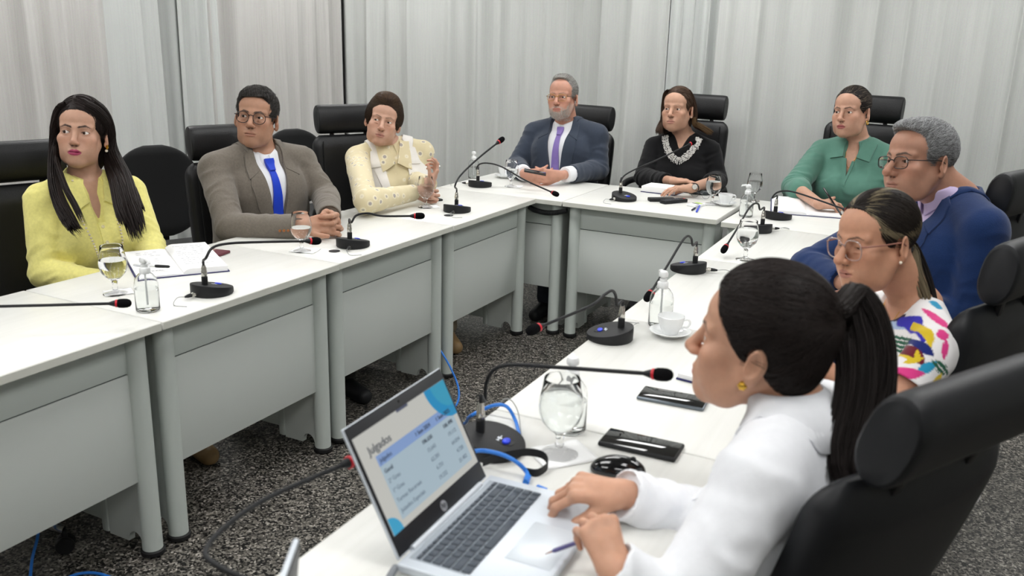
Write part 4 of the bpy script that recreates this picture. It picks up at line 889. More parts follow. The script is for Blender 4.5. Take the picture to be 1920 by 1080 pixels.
SKIN = mat('skin', (1, 1, 1, 1), rough=.48, spec=.4, bump=.12, bscale=420, attr='Col', sss=.12, noise=.05, nscale=60)
EYEW = mat('eye_white', srgb(226, 220, 214), rough=.15); EYEI = mat('iris_brown', srgb(58, 36, 24), rough=.1); EYEP = mat('pupil', (.004, .004, .004, 1), rough=.05)
EYEG = mat('iris_grey', srgb(92, 98, 92), rough=.1)
def eyeballs(root, H, Rh, ph, s, gaze, iris=None):
    for sx in (-1, 1):
        c = ph+Rh@np.array((sx*.032, -.0675, 0))*s; g = Rh@mrot(R(gaze[0]), R(gaze[1]))@np.array((0, -1, 0))
        b = MB(); q = Vector((0, 0, 1)).rotation_difference(Vector(g)).to_matrix(); r = .0131*s
        angs = [0, .10, .19, .30, .42, .46, .7, 1.0, 1.4, 1.9, 2.5, PI]; n = 20; vs = []; fs = []; mi = []
        for a in angs:
            for k in range(n):
                f = 2*PI*k/n; vs.append(q@Vector((r*math.sin(a)*math.cos(f), r*math.sin(a)*math.sin(f), r*math.cos(a)*(1.03 if a < .44 else 1)))+Vector(c))
        for i in range(len(angs)-1):
            for k in range(n): fs.append((i*n+k, i*n+(k+1) % n, (i+1)*n+(k+1) % n, (i+1)*n+k)); mi.append(2 if angs[i+1] < .2 else (1 if angs[i+1] < .47 else 0))
        b.v = [tuple(v) for v in vs]; b.f = fs; b.m = mi
        obj('eye', b.mesh('eye'), [EYEW, iris or EYEI, EYEP], root)
def strands(pts, dirs, nrm, L, lift, w, rng, col, droop=0, segs=3, jit=.25, colj=.25, surf=None):
    """short tapered hairs rooted at pts along dirs; returns verts, quads, colours"""
    n = len(pts); P = []; C = []
    j = rng.normal(0, jit, (n, 3)); j = j-nrm*(j*nrm).sum(1)[:, None]*.85; d = dirs+j; d /= np.linalg.norm(d, axis=1)[:, None]+1e-9
    side = np.cross(d, nrm); side /= np.linalg.norm(side, axis=1)[:, None]+1e-9; ln = L*rng.uniform(.6, 1.2, n)
    cc = np.clip(np.array(col)[None, :3]*(1+rng.normal(0, colj, (n, 1))), 0, 1) if np.ndim(col) == 1 else col
    for i in range(segs+1):
        t = i/segs; c = pts+d*(ln*t)[:, None]+nrm*(lift*(t-t*t*.9))+np.array((0, 0, -1))*(droop*t*t); ww = w*(1-.75*t)
        if surf is not None and i > 0:
            e = 1.5e-3; D = surf.ev(c); G = np.stack([surf.ev(c+np.array(v)*e)-surf.ev(c-np.array(v)*e) for v in np.eye(3)], 1); G /= np.linalg.norm(G, axis=1)[:, None]+1e-9; c = c-G*(D-.0006-lift*t)[:, None]
        P += [c-side*ww, c+side*ww, c+nrm*ww]; C += [cc]*3
    P = np.stack(P, 1).reshape(-1, 3); C = np.stack(C, 1).reshape(-1, 3); k = (segs+1)*3; Q = []
    for i in range(segs):
        for a in range(3):
            b = (a+1) % 3; Q.append([i*3+a, i*3+b, i*3+3+b, i*3+3+a])
    Q = np.array(Q); Q = (Q[None]+(np.arange(n)*k)[:, None, None]).reshape(-1, 4)
    return P, Q, C
def locks(guides, n, rad, w, rng, col, colj=.2, wav=.004, taper=.6, m=18):
    """long strands along guide polylines (world). guides: list of (points, radius start, radius end, weight)"""
    Ps = []; Cs = []; ks = []; wt = np.array([g[3] for g in guides], float); wt /= wt.sum()
    for g, q in zip(guides, wt):
        sp = np.array(spline(g[0], 10)); s = np.linspace(0, len(sp)-1, m); sp = np.stack([np.interp(s, np.arange(len(sp)), sp[:, i]) for i in range(3)], 1)
        T = np.gradient(sp, axis=0); T /= np.linalg.norm(T, axis=1)[:, None]+1e-9
        A = np.cross(T, np.array((0.31, .52, .79))); A /= np.linalg.norm(A, axis=1)[:, None]; B = np.cross(T, A); r = np.linspace(g[1], g[2], m)
        fl = g[4] if len(g) > 4 else None
        for _ in range(max(1, int(n*q))):
            a = rng.uniform(0, 2*PI); rr = math.sqrt(rng.uniform(0, 1)); ph = rng.uniform(0, 6.3); e = rng.uniform(.82, 1.0)
            t = np.linspace(0, e, m)
            off = (A*math.cos(a)+B*math.sin(a))*(r*rr)[:, None]
            c = np.stack([np.interp(t*(m-1), np.arange(m), (sp+off)[:, i]) for i in range(3)], 1)+A*(wav*np.sin(ph+t*9))[:, None]*np.linspace(.3, 1, m)[:, None]
            ww = w*np.clip((1-t)*8, .25, 1)*rng.uniform(.7, 1.3)
            P3 = np.stack([c+(A*math.cos(h)+B*math.sin(h))*ww[:, None] for h in (0, 2.1, 4.2)], 1).reshape(-1, 3)
            Ps.append(P3); base = np.array(g[5] if len(g) > 5 else col); Cs.append(np.tile(np.clip(base[:3]*(1+rng.normal(0, colj)), 0, 1), (len(P3), 1)))
    P = np.concatenate(Ps); C = np.concatenate(Cs); Q = []
    for i in range(m-1):
        for a in range(3): Q.append([i*3+a, i*3+(a+1) % 3, i*3+3+(a+1) % 3, i*3+3+a])
    Q = np.array(Q); Q = (Q[None]+(np.arange(len(Ps))*m*3)[:, None, None]).reshape(-1, 4)
    return P, Q, C
def join(parts):
    P = []; Q = []; C = []; b = 0
    for p, q, c in parts: P.append(p); Q.append(q+b); C.append(c); b += len(p)
    return np.concatenate(P), np.concatenate(Q), np.concatenate(C)
def vnormals(P, Q):
    n = np.zeros_like(P); f = np.cross(P[Q[:, 2]]-P[Q[:, 0]], P[Q[:, 3]]-P[Q[:, 1]])
    for i in range(4): np.add.at(n, Q[:, i], f)
    return n/(np.linalg.norm(n, axis=1)[:, None]+1e-12)
def bounds(S_pts, pad): 
    A = np.array(S_pts); return A.min(0)-pad, A.max(0)+pad
class Body:
    """chest frame: origin at the neck base, -Y front, +X the person's left, Z up the spine"""
    def __init__(s, root, neck, yaw, lean=0, tilt=0, sc=1.0, build='m', wid=1.0, dep=1.0, sho=None, bust=0, slope=0):
        s.root = root; s.o = np.array(neck, float); s.R = mrot(yaw, lean, tilt); s.sc = sc; s.wid = wid; s.dep = dep; s.bust = bust; s.fem = build == 'f'
        s.sx = sho or (.165 if s.fem else .190); s.sz = -.060-slope; s.slope = slope
    def w(s, x, y, z): return s.o+s.R@(np.array((x, y, z), float)*s.sc)
    def loc(s, P): return ((np.array(P)-s.o)@s.R)/s.sc
    def shoulder(s, sd): return s.w(sd*s.sx, .03, s.sz)
    def torso(s, S, off=0.0, zmin=-.55, k=.03, pad=False):
        S.frame(s.R, s.o, s.sc); o = off/s.sc; w = s.wid; d = s.dep
        if s.fem: sec = [(-.62, 0, .03, .185*w, .135*d), (-.50, 0, .03, .175*w, .125*d), (-.38, 0, .02, .150*w, .110*d), (-.26, 0, .015, .155*w, .105*d), (-.16, 0, .02, .160*w, .098*d), (-.08, 0, .028, .135*w, .080*d), (-.04, 0, .034, .095*w, .064*d), (0.0, 0, .040, .058, .052)]
        else: sec = [(-.62, 0, .03, .185*w, .140*d), (-.50, 0, .025, .180*w, .135*d), (-.36, 0, .015, .180*w, .128*d), (-.24, 0, .012, .190*w, .122*d), (-.15, 0, .018, .185*w, .110*d), (-.08, 0, .026, .155*w, .088*d), (-.04, 0, .034, .110*w, .070*d), (0.0, 0, .042, .066, .058)]
        S.loft([(z, a, b, e+o, f+o) for z, a, b, e, f in sec if z >= zmin], k=k)
        for sd in (-1, 1):
            S.cone((sd*.060, .036, -.018-s.slope*.3), (sd*(s.sx-.012), .030, s.sz+.002), .040+o, .050+o, k=.04)
            if pad: S.cone((sd*.075, .036, -.022), (sd*(s.sx+.004), .030, s.sz+.020), .030+o, .036+o, k=.02)
            if s.bust: S.ell((sd*.074, -.070, -.225), (.070+o, .058*s.bust+o, .068+o), k=.045)
            elif not s.fem: S.ell((sd*.075, -.055, -.15), (.085, .040+o, .08), k=.06)
        S.frame()
def drape(S, B, left, right, nu=6, off=.003, th=.003, n=24, flare=0, y0=-.45, edge=0):
    """cloth patch spanned between two chest-frame (x,z) polylines, projected from the front onto the surface S; returns a closed shell"""
    def res(pl):
        P = np.array(pl, float); t = np.r_[0, np.cumsum(np.linalg.norm(np.diff(P, axis=0), axis=1))]; q = np.linspace(0, t[-1], n)
        return np.stack([np.interp(q, t, P[:, 0]), np.interp(q, t, P[:, 1])], 1)
    Lp = res(left); Rp = res(right); U = np.linspace(0, 1, nu+1)
    G = (Lp[:, None]*(1-U)[None, :, None]+Rp[:, None]*U[None, :, None]).reshape(-1, 2)
    y = np.full(len(G), y0)
    for _ in range(60):
        P = B.o+(np.stack([G[:, 0], y, G[:, 1]], 1)*B.sc)@B.R.T; d = S.ev(P)/B.sc; y = np.minimum(y+np.clip(d, -.02, .05)*.8, .12)
    L = np.stack([G[:, 0], y, G[:, 1]], 1); W = B.o+(L*B.sc)@B.R.T; e = 1e-3; N = np.stack([S.ev(W+np.array(v)*e)-S.ev(W-np.array(v)*e) for v in np.eye(3)], 1); N /= np.linalg.norm(N, axis=1)[:, None]+1e-9
    fl = np.tile(flare*np.abs(U-.0), n) if flare else 0
    top = W+N*(off+th+(fl if flare else 0))[:, None] if flare else W+N*(off+th)
    bot = W-N*.004
    P = np.concatenate([top, bot]); Q = []; m = nu+1; K = n*m
    for i in range(n-1):
        for j in range(nu):
            a = i*m+j; Q.append((a, a+1, a+m+1, a+m)); Q.append((K+a, K+a+m, K+a+m+1, K+a+1))
    for i in range(n-1):
        a = i*m; Q.append((a, a+m, K+a+m, K+a)); a = i*m+nu; Q.append((a+m, a, K+a, K+a+m))
    for j in range(nu):
        a = j; Q.append((a+1, a, K+a, K+a+1)); a = (n-1)*m+j; Q.append((a, a+1, K+a+1, K+a))
    return P, np.array(Q)
def push_out(S, W, m):
    for _ in range(8):
        d = S.ev(W); e = 1e-3; N = np.stack([S.ev(W+np.array(v)*e)-S.ev(W-np.array(v)*e) for v in np.eye(3)], 1); N /= np.linalg.norm(N, axis=1)[:, None]+1e-9; W = W+N*np.maximum(m-d, 0)[:, None]*.8
    return W
def on_front(S, B, x, z, y0=-.45):
    y = np.array([y0])
    for _ in range(60):
        P = B.o+(np.array([[x, y[0], z]])*B.sc)@B.R.T; y = np.minimum(y+np.clip(S.ev(P)/B.sc, -.02, .05)*.8, .12)
    P = B.w(x, float(y[0]), z); e = 1e-3; N = np.array([float(S.ev((P+v*e)[None])[0]-S.ev((P-v*e)[None])[0]) for v in np.eye(3)]); return P, N/np.linalg.norm(N)
def patch_obj(name, parts, m, root):
    P = []; Q = []; b = 0
    for p, q in parts: P.append(p); Q.append(q+b); b += len(p)
    me = np_mesh(name, np.concatenate(P), np.concatenate(Q)); o = obj(name, me, m, root)
    bm = bmesh.new(); bm.from_mesh(me); bmesh.ops.recalc_face_normals(bm, faces=bm.faces[:])
    for e in bm.edges:
        if len(e.link_faces) == 2 and e.calc_face_angle(0) > R(50): e.smooth = False
    bm.to_mesh(me); bm.free(); return o
def neck_collar(B, inner, outer, h0, h1, m, root, name='collar', point=.05, gap=.25, th=.003, drop=.0, c=(0, .042), n=40, ell=1.12, surf=None, skin=None, marg=.0065, axis=(0, 0)):
    """turned-down collar around the neck: upper fold line at radius inner/height h0, lower edge at radius outer/height h1; both ends finish in points at the front"""
    A = np.linspace(-PI+gap, PI-gap, n); P = []
    for a in A:                                             # a=0 back, +-pi front
        f = abs(a)/PI; x, y = math.sin(a), math.cos(a)
        ph = h0-drop*f**2; pt = point*np.clip((f-.62)/.38, 0, 1)**1.3
        i0 = (c[0]+x*inner, c[1]+y*inner*ell, ph-.018); i1 = (c[0]+x*(inner+.001), c[1]+y*(inner+.001)*ell, ph)
        mid = (c[0]+x*(inner*.45+outer*.55), c[1]+y*(inner*.45+outer*.55)*ell, ph*.5+(h1-drop*f**2)*.5+.003)
        o1 = (c[0]+x*(outer+pt*.25), c[1]+y*(outer+pt*.30)*ell, h1-drop*f**2-pt)
        P.append([i0, i1, mid, o1])
    P = np.array(P); zp = np.maximum(P[..., 2]+.01, 0); P[..., 0] += axis[0]*zp; P[..., 1] += axis[1]*zp; W = B.o+(P.reshape(-1, 3)*B.sc)@B.R.T; Q = []
    for i in range(n-1):
        for j in range(3): a = i*4+j; Q.append((a, a+1, a+5, a+4))
    me = np_mesh(name, W, np.array(Q)); o = obj(name, me, m, root)
    md = o.modifiers.new('solid', 'SOLIDIFY'); md.thickness = th; md.offset = 0
    md = o.modifiers.new('sub', 'SUBSURF'); md.levels = 1; md.render_levels = 1
    return o
def folds(amp, freq, axis, seed=0, mask=None):
    ax = np.array(axis, float)
    def fn(P):
        t = P@ax.astype(F4)*freq*.7+2.6*hash3(P, 26, seed); v = amp*(np.abs(np.sin(t))**1.3-.5)*np.clip(.45+1.1*hash3(P, 19, seed+3), 0, 1.2)
        return (v if mask is None else v*mask(P)).astype(F4)
    return fn
def near(c, r):
    c = np.array(c, F4)
    return lambda P: np.exp(-((P-c)**2).sum(1)/(r*r))
def cloth(name, S, lo, hi, h, m, root, col=None):
    P, Q = S.mesh(lo, hi, h); return obj(name, np_mesh(name, P, Q, None if col is None else col(P)), m, root)
# ------------------------------------------------------------------ person builder
HAIRM = mat('hair', (1, 1, 1, 1), rough=.55, spec=.3, attr='Col')
def fabric(name, col, bump=.25, bs=500, noise=.06, ns=30, rough=.88, sheen=.2): return mat(name, srgb(*col), rough=rough, spec=.2, bump=bump, bscale=bs, noise=noise, nscale=ns, sheen=sheen)
PEARL = mat('pearl', srgb(236, 226, 208), rough=.18, coat=.4); SHIRTW = fabric('white_shirt', (232, 234, 238), bump=.1, noise=.02)
class Fig: pass
def figure(label, head, s, look, H, neck, body, build, skin, h=.0026, wid=1, dep=1, arms=None, hands=(), sho=None, bust=0, slope=0, neckr=None, gaze=(0, 0), iris=None, sleeves_bare=False):
    """head (u,v,d): pixel and depth of the head centre; look/body: degrees to the picture's left of the camera, pitch, roll"""
    g = Fig(); g.ph = at(*head); g.s = s; g.H = H; g.Rh = mrot(face_yaw(g.ph, look[0]), R(look[1]), R(look[2])); g.arms = arms
    B = Body(None, at(*neck), face_yaw(at(*neck), body[0]), R(body[1]), R(body[2]), s, build, wid, dep, sho, bust, slope); g.B = B
    S = Sdf(); S.frame(g.Rh, g.ph, s); skin_head(S, H, None); S.frame()
    nr = (neckr or (.044 if build == 'f' else .054))*s
    S.cone(g.ph+g.Rh@np.array((0, .028, -.055))*s, B.w(0, .046, -.005), nr, nr*1.06, k=.03)
    S.cone(g.ph+g.Rh@np.array((0, .04, -.03))*s, B.w(0, .055, -.005), nr*.9, nr*1.1, k=.03)
    B.torso(S, -.002, zmin=-.42, k=.035); pts = [g.ph+v for v in np.array([(.15, .15, .16), (-.15, -.15, -.16)])*s]+[B.w(x, y, z) for x in (-.24, .24) for y in (-.14, .16) for z in (-.44, .02)]
    g.tips = []
    for sd, a in (arms or {}).items():
        Sh = B.shoulder(sd); E_, W_ = a; S.cone(Sh, E_, .043*s, .034*s, k=.03); S.cone(E_, W_, .034*s, .0245*s, k=.02); pts += [np.array(E_)+.05, np.array(E_)-.05, np.array(W_)+.03, np.array(W_)-.03]
    for hd in hands:
        hd = dict(hd); t = hand(S, hd.pop('W'), hd.pop('a'), hd.pop('n'), hd.pop('t'), **hd); g.tips.append(t); pts += [p+.03 for p in t.values()]+[p-.03 for p in t.values()]
    A = np.array(pts); P, Q = S.mesh(A.min(0)-.01, A.max(0)+.01, h); base = np.array(srgb(*skin)[:3]); base = base*.88+base.mean()*.12*np.array((1.0, .97, .95)); C = np.tile(base, (len(P), 1))*np.array(1+.05*hash3(P, 25))[:, None]
    hl = ((P-g.ph)@g.Rh)/s; m = (np.linalg.norm(hl-np.array((0, 0, -.01)), axis=1) < .165); C[m] = head_colour(hl[m], H, base)
    for t in g.tips:
        for nm, p in t.items():
            d = np.linalg.norm(P-p, axis=1); k = np.clip(1-d/(.022*s), 0, 1)[:, None]*.5; C = C*(1-k)+np.array((base[0]*1.0, base[1]*.80, base[2]*.76))*k
            nail = H.get('nail')
            if nail: q = np.clip(1.5-d/(.0065*s), 0, 1)[:, None]*.8; C = C*(1-q)+np.array(nail[:3])*q
    root = obj('person', np_mesh('person', P, Q, np.clip(C, 0, 1)), SKIN); tag(root, label, 'person'); g.root = root; q_ = B.loc(g.ph+g.Rh@np.array((0, .034, -.05))*s); g.axis = ((q_[0])/(q_[2]+.005), (q_[1]-.046)/(q_[2]+.005)); B.root = root; eyeballs(root, H, g.Rh, g.ph, s, gaze, iris); g.S = S
    return g
def hl(g, x, y, z): return g.ph+g.Rh@(np.array((x, y, z), float)*g.s)
def hair_cap(g, size, line, low=None, t0=(0, .020, .040), nz=.0016, nf=160, h=.003, extra=None, k=.008, earcut=True):
    """scalp hair: ellipsoid shell cut along a hairline y > f(z); line = [(z, y)], extra(S) may add volumes in the head frame"""
    S = Sdf(); S.frame(g.Rh, g.ph, g.s); S.ell(t0, size, k=0)
    if extra: extra(S)
    L = np.array(sorted(line), float)
    S.raw(lambda P: (np.interp(P[:, 2], L[:, 0], L[:, 1])-P[:, 1]).astype(F4)*F4(.75), op='i', k=k)
    if low is not None: S.raw(lambda P: (np.interp(P[:, 1], [p[0] for p in low], [p[1] for p in low])-P[:, 2]).astype(F4)*F4(.8), op='i', k=k)
    if earcut:
        for sx in (-1, 1): S.ell((sx*.086, .014, -.012), (.030, .020, .034), k=.004, op='s')
    if nz: S.disp(lambda P: (nz*hash3((P-g.ph.astype(F4)), nf)).astype(F4))
    S.frame(); lo = g.ph-.19*g.s; hi = g.ph+.19*g.s; P, Q = S.mesh(lo, hi, h); g.cap = S; return S, P, Q
def comb(g, P, Q, n, flow, L, lift, w, col, seed=1, droop=0, jit=.2, colj=.25, segs=3, off=.0005):
    rng = np.random.default_rng(seed); N = vnormals(P, Q); i = rng.integers(0, len(P), n); p = P[i]; nn = N[i]; q = ((p-g.ph)@g.Rh)/g.s
    d = flow(q)@g.Rh.T; d = d-nn*(d*nn).sum(1)[:, None]; d /= np.linalg.norm(d, axis=1)[:, None]+1e-9; c = col(q, rng) if callable(col) else col
    return strands(p+nn*off, d, nn, L*g.s, lift*g.s, w*g.s, rng, c, droop, 4 if L > .03 else segs, jit, colj, g.cap)
def hair_obj(g, parts, name='hair', m=None):
    P, Q, C = join(parts); return obj(name, np_mesh(name, P, Q, C), m or HAIRM, g.root)
def col_of(P, c, var=.12, sc=90, seed=0): return np.clip(np.array(c)[None, :3]*(1+var*hash3(P, sc, seed)[:, None]), 0, 1)
def glasses(g, m, rx=.0245, rz=.021, y=-.099, z=-.004, cx=.033, wr=.0013, sq=2.2, top=None, name='eyeglasses', tm=None, rimless_low=False):
    b = MB(); o = lambda x, yy, zz: hl(g, x, yy, zz); lens = MB()
    for sx in (-1, 1):
        ring = []
        for a in np.linspace(0, 2*PI, 33):
            ca, sa = math.cos(a), math.sin(a); ring.append(o(sx*cx+rx*math.copysign(abs(ca)**(2/sq), ca), y+.004*abs(math.copysign(abs(ca)**(2/sq), ca))*(1 if sx*ca > 0 else .3), z+rz*math.copysign(abs(sa)**(2/sq), sa)))
        if rimless_low: b.tube(ring[:17], wr*g.s, 6)
        else: b.tube(ring, wr*g.s, 6)
        c = o(sx*cx, y+.001, z); n = len(ring)-1; lens.add([tuple(c)]+[tuple(p) for p in ring[:-1]], [(0, 1+i, 1+(i+1) % n) for i in range(n)])
    fr = b.build(name, m, g.root); lens.build('lens', LENS, fr, smooth=True)
    MB().tube([o(-cx+rx*.93, y+.001, z+rz*.35), o(0, y-.0025, z+rz*.5), o(cx-rx*.93, y+.001, z+rz*.35)], wr*1.15*g.s, 6).build('bridge', m, fr)
    for sx in (-1, 1): MB().tube(spline([o(sx*(cx+rx*.98), y+.004, z+rz*.45), o(sx*(cx+rx+.010), y+.014, z+rz*.45), o(sx*.078, y+.055, z+rz*.42), o(sx*.0835, .004, z+rz*.40), o(sx*.080, .026, -.008)], 5), wr*1.1*g.s, 6).build('temple', tm or m, fr)
    return fr
def arm_cloth(S, g, sd, r=(.060, .050, .040), upto=.93, k=.016, cuff=0, flat=None):
    E_, W_ = [np.array(v) for v in g.arms[sd]]; Sh = g.B.shoulder(sd); s = g.s; S.cone(Sh, E_, r[0]*s, r[1]*s, k=k); e = E_+(W_-E_)*upto
    S.cone(E_, E_+(W_-E_)*min(upto, .25), r[1]*s, (r[1]*.9+r[2]*.1)*s, k=k); S.capped(E_, e, r[1]*s, r[2]*s, k=.012, rnd=.006)
    return e
def arm_open(S, g, sd, r, upto):
    E_, W_ = [np.array(v) for v in g.arms[sd]]; d = (W_-E_)/np.linalg.norm(W_-E_); e = E_+(W_-E_)*upto; S.capped(e-d*.012, e+d*.03, (r-.005)*g.s, (r-.005)*g.s, k=.002, op='s', rnd=.001)
def fold_arm(S, g, sd, amp=.004):
    E_, W_ = [np.array(v) for v in g.arms[sd]]; Sh = g.B.shoulder(sd); d1 = (E_-Sh)/np.linalg.norm(E_-Sh); d2 = (W_-E_)/np.linalg.norm(W_-E_)
    amp *= 1.7; S.disp(folds(amp, 95, d1*.8+d2*.5, 3+sd, near(E_, .11))); S.disp(folds(amp*.8, 70, d1, 7+sd, near(Sh*.75+E_*.25, .12))); S.disp(folds(amp*.7, 80, d2, 11+sd, near(E_*.5+W_*.5, .10)))
def box_of(g, pad=.1, legs=False):
    B = g.B; pts = [B.w(x, y, z) for x in (-.27, .27) for y in (-.2, .2) for z in (-.62, .06)]
    for sd, a in (g.arms or {}).items(): pts += [np.array(a[0])+.08, np.array(a[0])-.08, np.array(a[1])+.06, np.array(a[1])-.06]
    A = np.array(pts); return A.min(0)-.02, A.max(0)+.02
def legs(g, knee=.44, spread=.11, m=None, name='trousers', shoe=None, zseat=.50, shoe_name='shoe', foot_fw=.05, skirt=False, foot_s=1.0):
    B = g.B; f = B.R@np.array((0, -1, 0)); f[2] = 0; f /= np.linalg.norm(f); l = np.array((-f[1], f[0], 0))*-1; hip = B.w(0, .02, -.50); hip[2] = max(min(hip[2], .60), zseat+.02); s = g.s; S = Sdf(); sh = []
    S.ell(hip+np.array((0, 0, .0)), (.19*s, .16*s, .11*s), k=.02)
    for sd in (-1, 1):
        h0 = hip+l*(-sd*.09); k0 = hip+f*knee+l*(-sd*spread); k0[2] = zseat+.015; a0 = k0+f*foot_fw; a0[2] = .10; S.cone(h0, k0, .085*s, .066*s, k=.05)
        if skirt: S.cone(k0, k0-np.array((0, 0, .10)), .064, .060, k=.03)
        else: S.cone(k0, a0, .062*s, .050*s, k=.03)
        sh.append(a0)
    if skirt: S.cone(hip+l*.06, hip+f*knee+l*.05, .08, .07, k=.06); S.cone(hip-l*.06, hip+f*knee-l*.05, .08, .07, k=.06)
    A = np.array([hip]+sh+[hip+f*(knee+.1)]); cloth(name, S, A.min(0)-.25, A.max(0)+.22, .009, m, g.root)
    if skirt:
        S = Sdf()
        for sd, a0 in zip((-1, 1), sh): k0 = a0-f*foot_fw; k0[2] = zseat-.05; S.cone(k0, a0, .05, .034, k=.01)
        cloth('leg', S, A.min(0)-.2, A.max(0)+.1, .008, mat('leg_skin', srgb(176, 132, 108), rough=.5), g.root)
    for a0 in sh:
        S = Sdf(); t = a0+f*.15*foot_s; t[2] = .030; hl_ = a0-f*.03; hl_[2] = .045; S.cone(hl_, t, .043*foot_s, .036*foot_s, k=.02); S.cone(a0, hl_, .042, .042, k=.02); S.half((0, 0, .003), (0, 0, -1), .004)
        cloth(shoe_name, S, np.minimum(a0, t)-.09, np.maximum(a0, t)+.09, .006, shoe or BLK, g.root)
def project(S, B, xz, y0=-.5):
    xz = np.array(xz, float); y = np.full(len(xz), y0)
    for _ in range(60):
        P = B.o+(np.stack([xz[:, 0], y, xz[:, 1]], 1)*B.sc)@B.R.T; y = np.minimum(y+np.clip(S.ev(P)/B.sc, -.02, .05)*.8, .14)
    return B.o+(np.stack([xz[:, 0], y, xz[:, 1]], 1)*B.sc)@B.R.T
def mirror(pl): return [(-x, z) for x, z in pl]
def suit(g, jm, sm, tm, vz=-.36, vw=.062, cuff=.012, cuffm=None, tie=True, cut=.94, ch=.046, r=(.066, .056, .047), notch=True, off=.024, h=.005, tie_to=-.50, collar_pt=.035, fold=.006):
    """jacket with lapels over a shirt with a turned-down collar and a tie"""
    B = g.B; lo, hi = box_of(g)
    Ss = Sdf(); B.torso(Ss, .010, k=.035)
    shirt = None
    St = Sdf(); B.torso(St, off, k=.035, pad=True)
    S0 = Sdf(); B.torso(S0, off, k=.035, pad=True)
    for sd in g.arms: arm_cloth(S0, g, sd, r, cut)
    for sd in g.arms: fold_arm(S0, g, sd, fold)
    B2 = B; S0.disp(folds(.0025, 55, B.R@np.array((.3, 0, 1)), 5, near(B.w(0, -.1, -.34), .16)))
    Sj = Sdf(); Sj.p = list(S0.p); Sj.frames = list(S0.frames); Sj.frame(B.R, B.o, B.sc); Sj.cone((0, -.075, .05), (0, -.135, vz), vw+.012, .003, k=.003, op='s', sc=(1, .62, 1)); Sj.cone((0, .045, -.02), (0, .045, .08), .066, .075, k=.004, op='s'); Sj.frame()
    for sd in g.arms: arm_open(Sj, g, sd, r[2], cut)
    jk = cloth('jacket', Sj, lo, hi, h, jm, g.root)
    Ssv = Ss
    if cuffm:
        for sd, (E_, W_) in g.arms.items():
            E_, W_ = np.array(E_), np.array(W_); d = (W_-E_); L = np.linalg.norm(d); d = d/L; c0 = E_+d*L*(cut-.1); Ssv.capped(c0, E_+d*(L*cut+cuff), r[2]*g.s*.90, r[2]*g.s*.86, k=.002, rnd=.003)
    st = cloth('shirt', Ssv, lo, hi, h, sm, g.root)
    lap = []
    for f in (lambda p: p, mirror):
        a = f([(vw+.004, .004), (vw-.012, -.08), (vw*.52, vz*.55), (.006, vz*.97)]); b = f([(vw+.030, -.025), (vw+.052, -.105), (vw+.030, vz*.55), (.008, vz)])
        lap.append(drape(St, B, a, b, nu=8, off=.001, th=.0045, n=40)); 
        if notch: lap.append(drape(St, B, f([(vw+.004, .028), (vw-.002, -.055)]), f([(vw+.038, .0), (vw+.050, -.082)]), nu=5, off=.004, th=.004, n=14))
    h_ = len(lap)//2
    patch_obj('lapel', lap[:h_], jm, jk); patch_obj('lapel', lap[h_:], jm, jk)
    A = np.linspace(-PI+1.0, PI-1.0, 28); ring = []
    for a in A:
        x, y = math.sin(a), math.cos(a); ring.append([(x*.068, .045+y*.068, .028), (x*.072, .045+y*.074, .030), (x*.088, .045+y*.094, -.012)])
    W = push_out(St, (np.array(ring).reshape(-1, 3)*B.sc)@B.R.T+B.o, .004); Q = np.array([(i*3+j, i*3+j+1, i*3+j+4, i*3+j+3) for i in range(27) for j in range(2)]); o = obj('collar', np_mesh('collar', W, Q), jm, jk); md = o.modifiers.new('solid', 'SOLIDIFY'); md.thickness = .006; md.offset = 0
    neck_collar(B, .062, .080, ch, ch-.044, sm, st, 'shirt_collar', point=collar_pt, gap=.10, drop=.046, c=(0, .042), surf=Ss, skin=g.S, axis=g.axis)
    if tie:
        kz = -.030; tp = [drape(Ss, B, [(-.019, kz+.012), (-.020, kz), (-.013, kz-.034)], [(.019, kz+.012), (.020, kz), (.013, kz-.034)], nu=8, off=.006, th=.010, n=10), drape(Ss, B, [(-.013, kz-.034), (-.022, kz-.16), (-.034, tie_to)], [(.013, kz-.034), (.022, kz-.16), (.034, tie_to)], nu=8, off=.003, th=.005, n=36)]
        patch_obj('necktie', tp, tm, g.root)
    return jk, st, S0, Ss
# ------------------------------------------------------------------ the man in the taupe suit
SHIRTW = fabric('white_shirt', (232, 234, 238), bump=.1, noise=.02); TAUPE = fabric('taupe_wool', (112, 105, 96), noise=.10, ns=120, bump=.35, bs=380); TIEB = fabric('blue_silk', (22, 62, 196), rough=.5, bump=.1)
d = 3.85; s = 1.05
HWL = onz(618, 409, .80); HWR = onz(570, 424, .79)
g = figure('man in a taupe suit, blue tie and round dark glasses, hands clasped', (481, 220.5, d), s, (13, -7, 5),
    dict(lipc=srgb(150, 96, 82), lipm=.6, lips=.75, browc=srgb(44, 38, 36), brow_t=.0036, age=.6, jaw=1.0, nose=1.03, stubble=.12, brow_z=-.001, lid=.0040), (494, 287, d+.03), (-29, 6, 0), 'm', (180, 132, 104),
    arms={-1: (at(432, 428, 3.62), HWR), 1: (at(612, 372, 4.02), HWL)}, slope=.01, sho=.200, gaze=(-16, 0),
    hands=[dict(W=HWR, a=_r*1+np.array((.05, .05, .10)), n=-_f*-1+np.array((0, 0, -.2)), t=-1, L=.198, curls={'all': (35, 55, 30)}, thumb=(35, -30, 10, 10)), dict(W=HWL, a=-_f*.8+_r*.42+np.array((0, 0, -.25)), n=-_r, t=-1, L=.198, curls={'index': (38, 72, 16), 'middle': (38, 74, 16), 'ring': (38, 74, 16), 'pinky': (40, 74, 16)}, spread=1.6, thumb=(30, 30, 20, 20), k=.004)])
suit(g, TAUPE, SHIRTW, TIEB, vz=-.36)
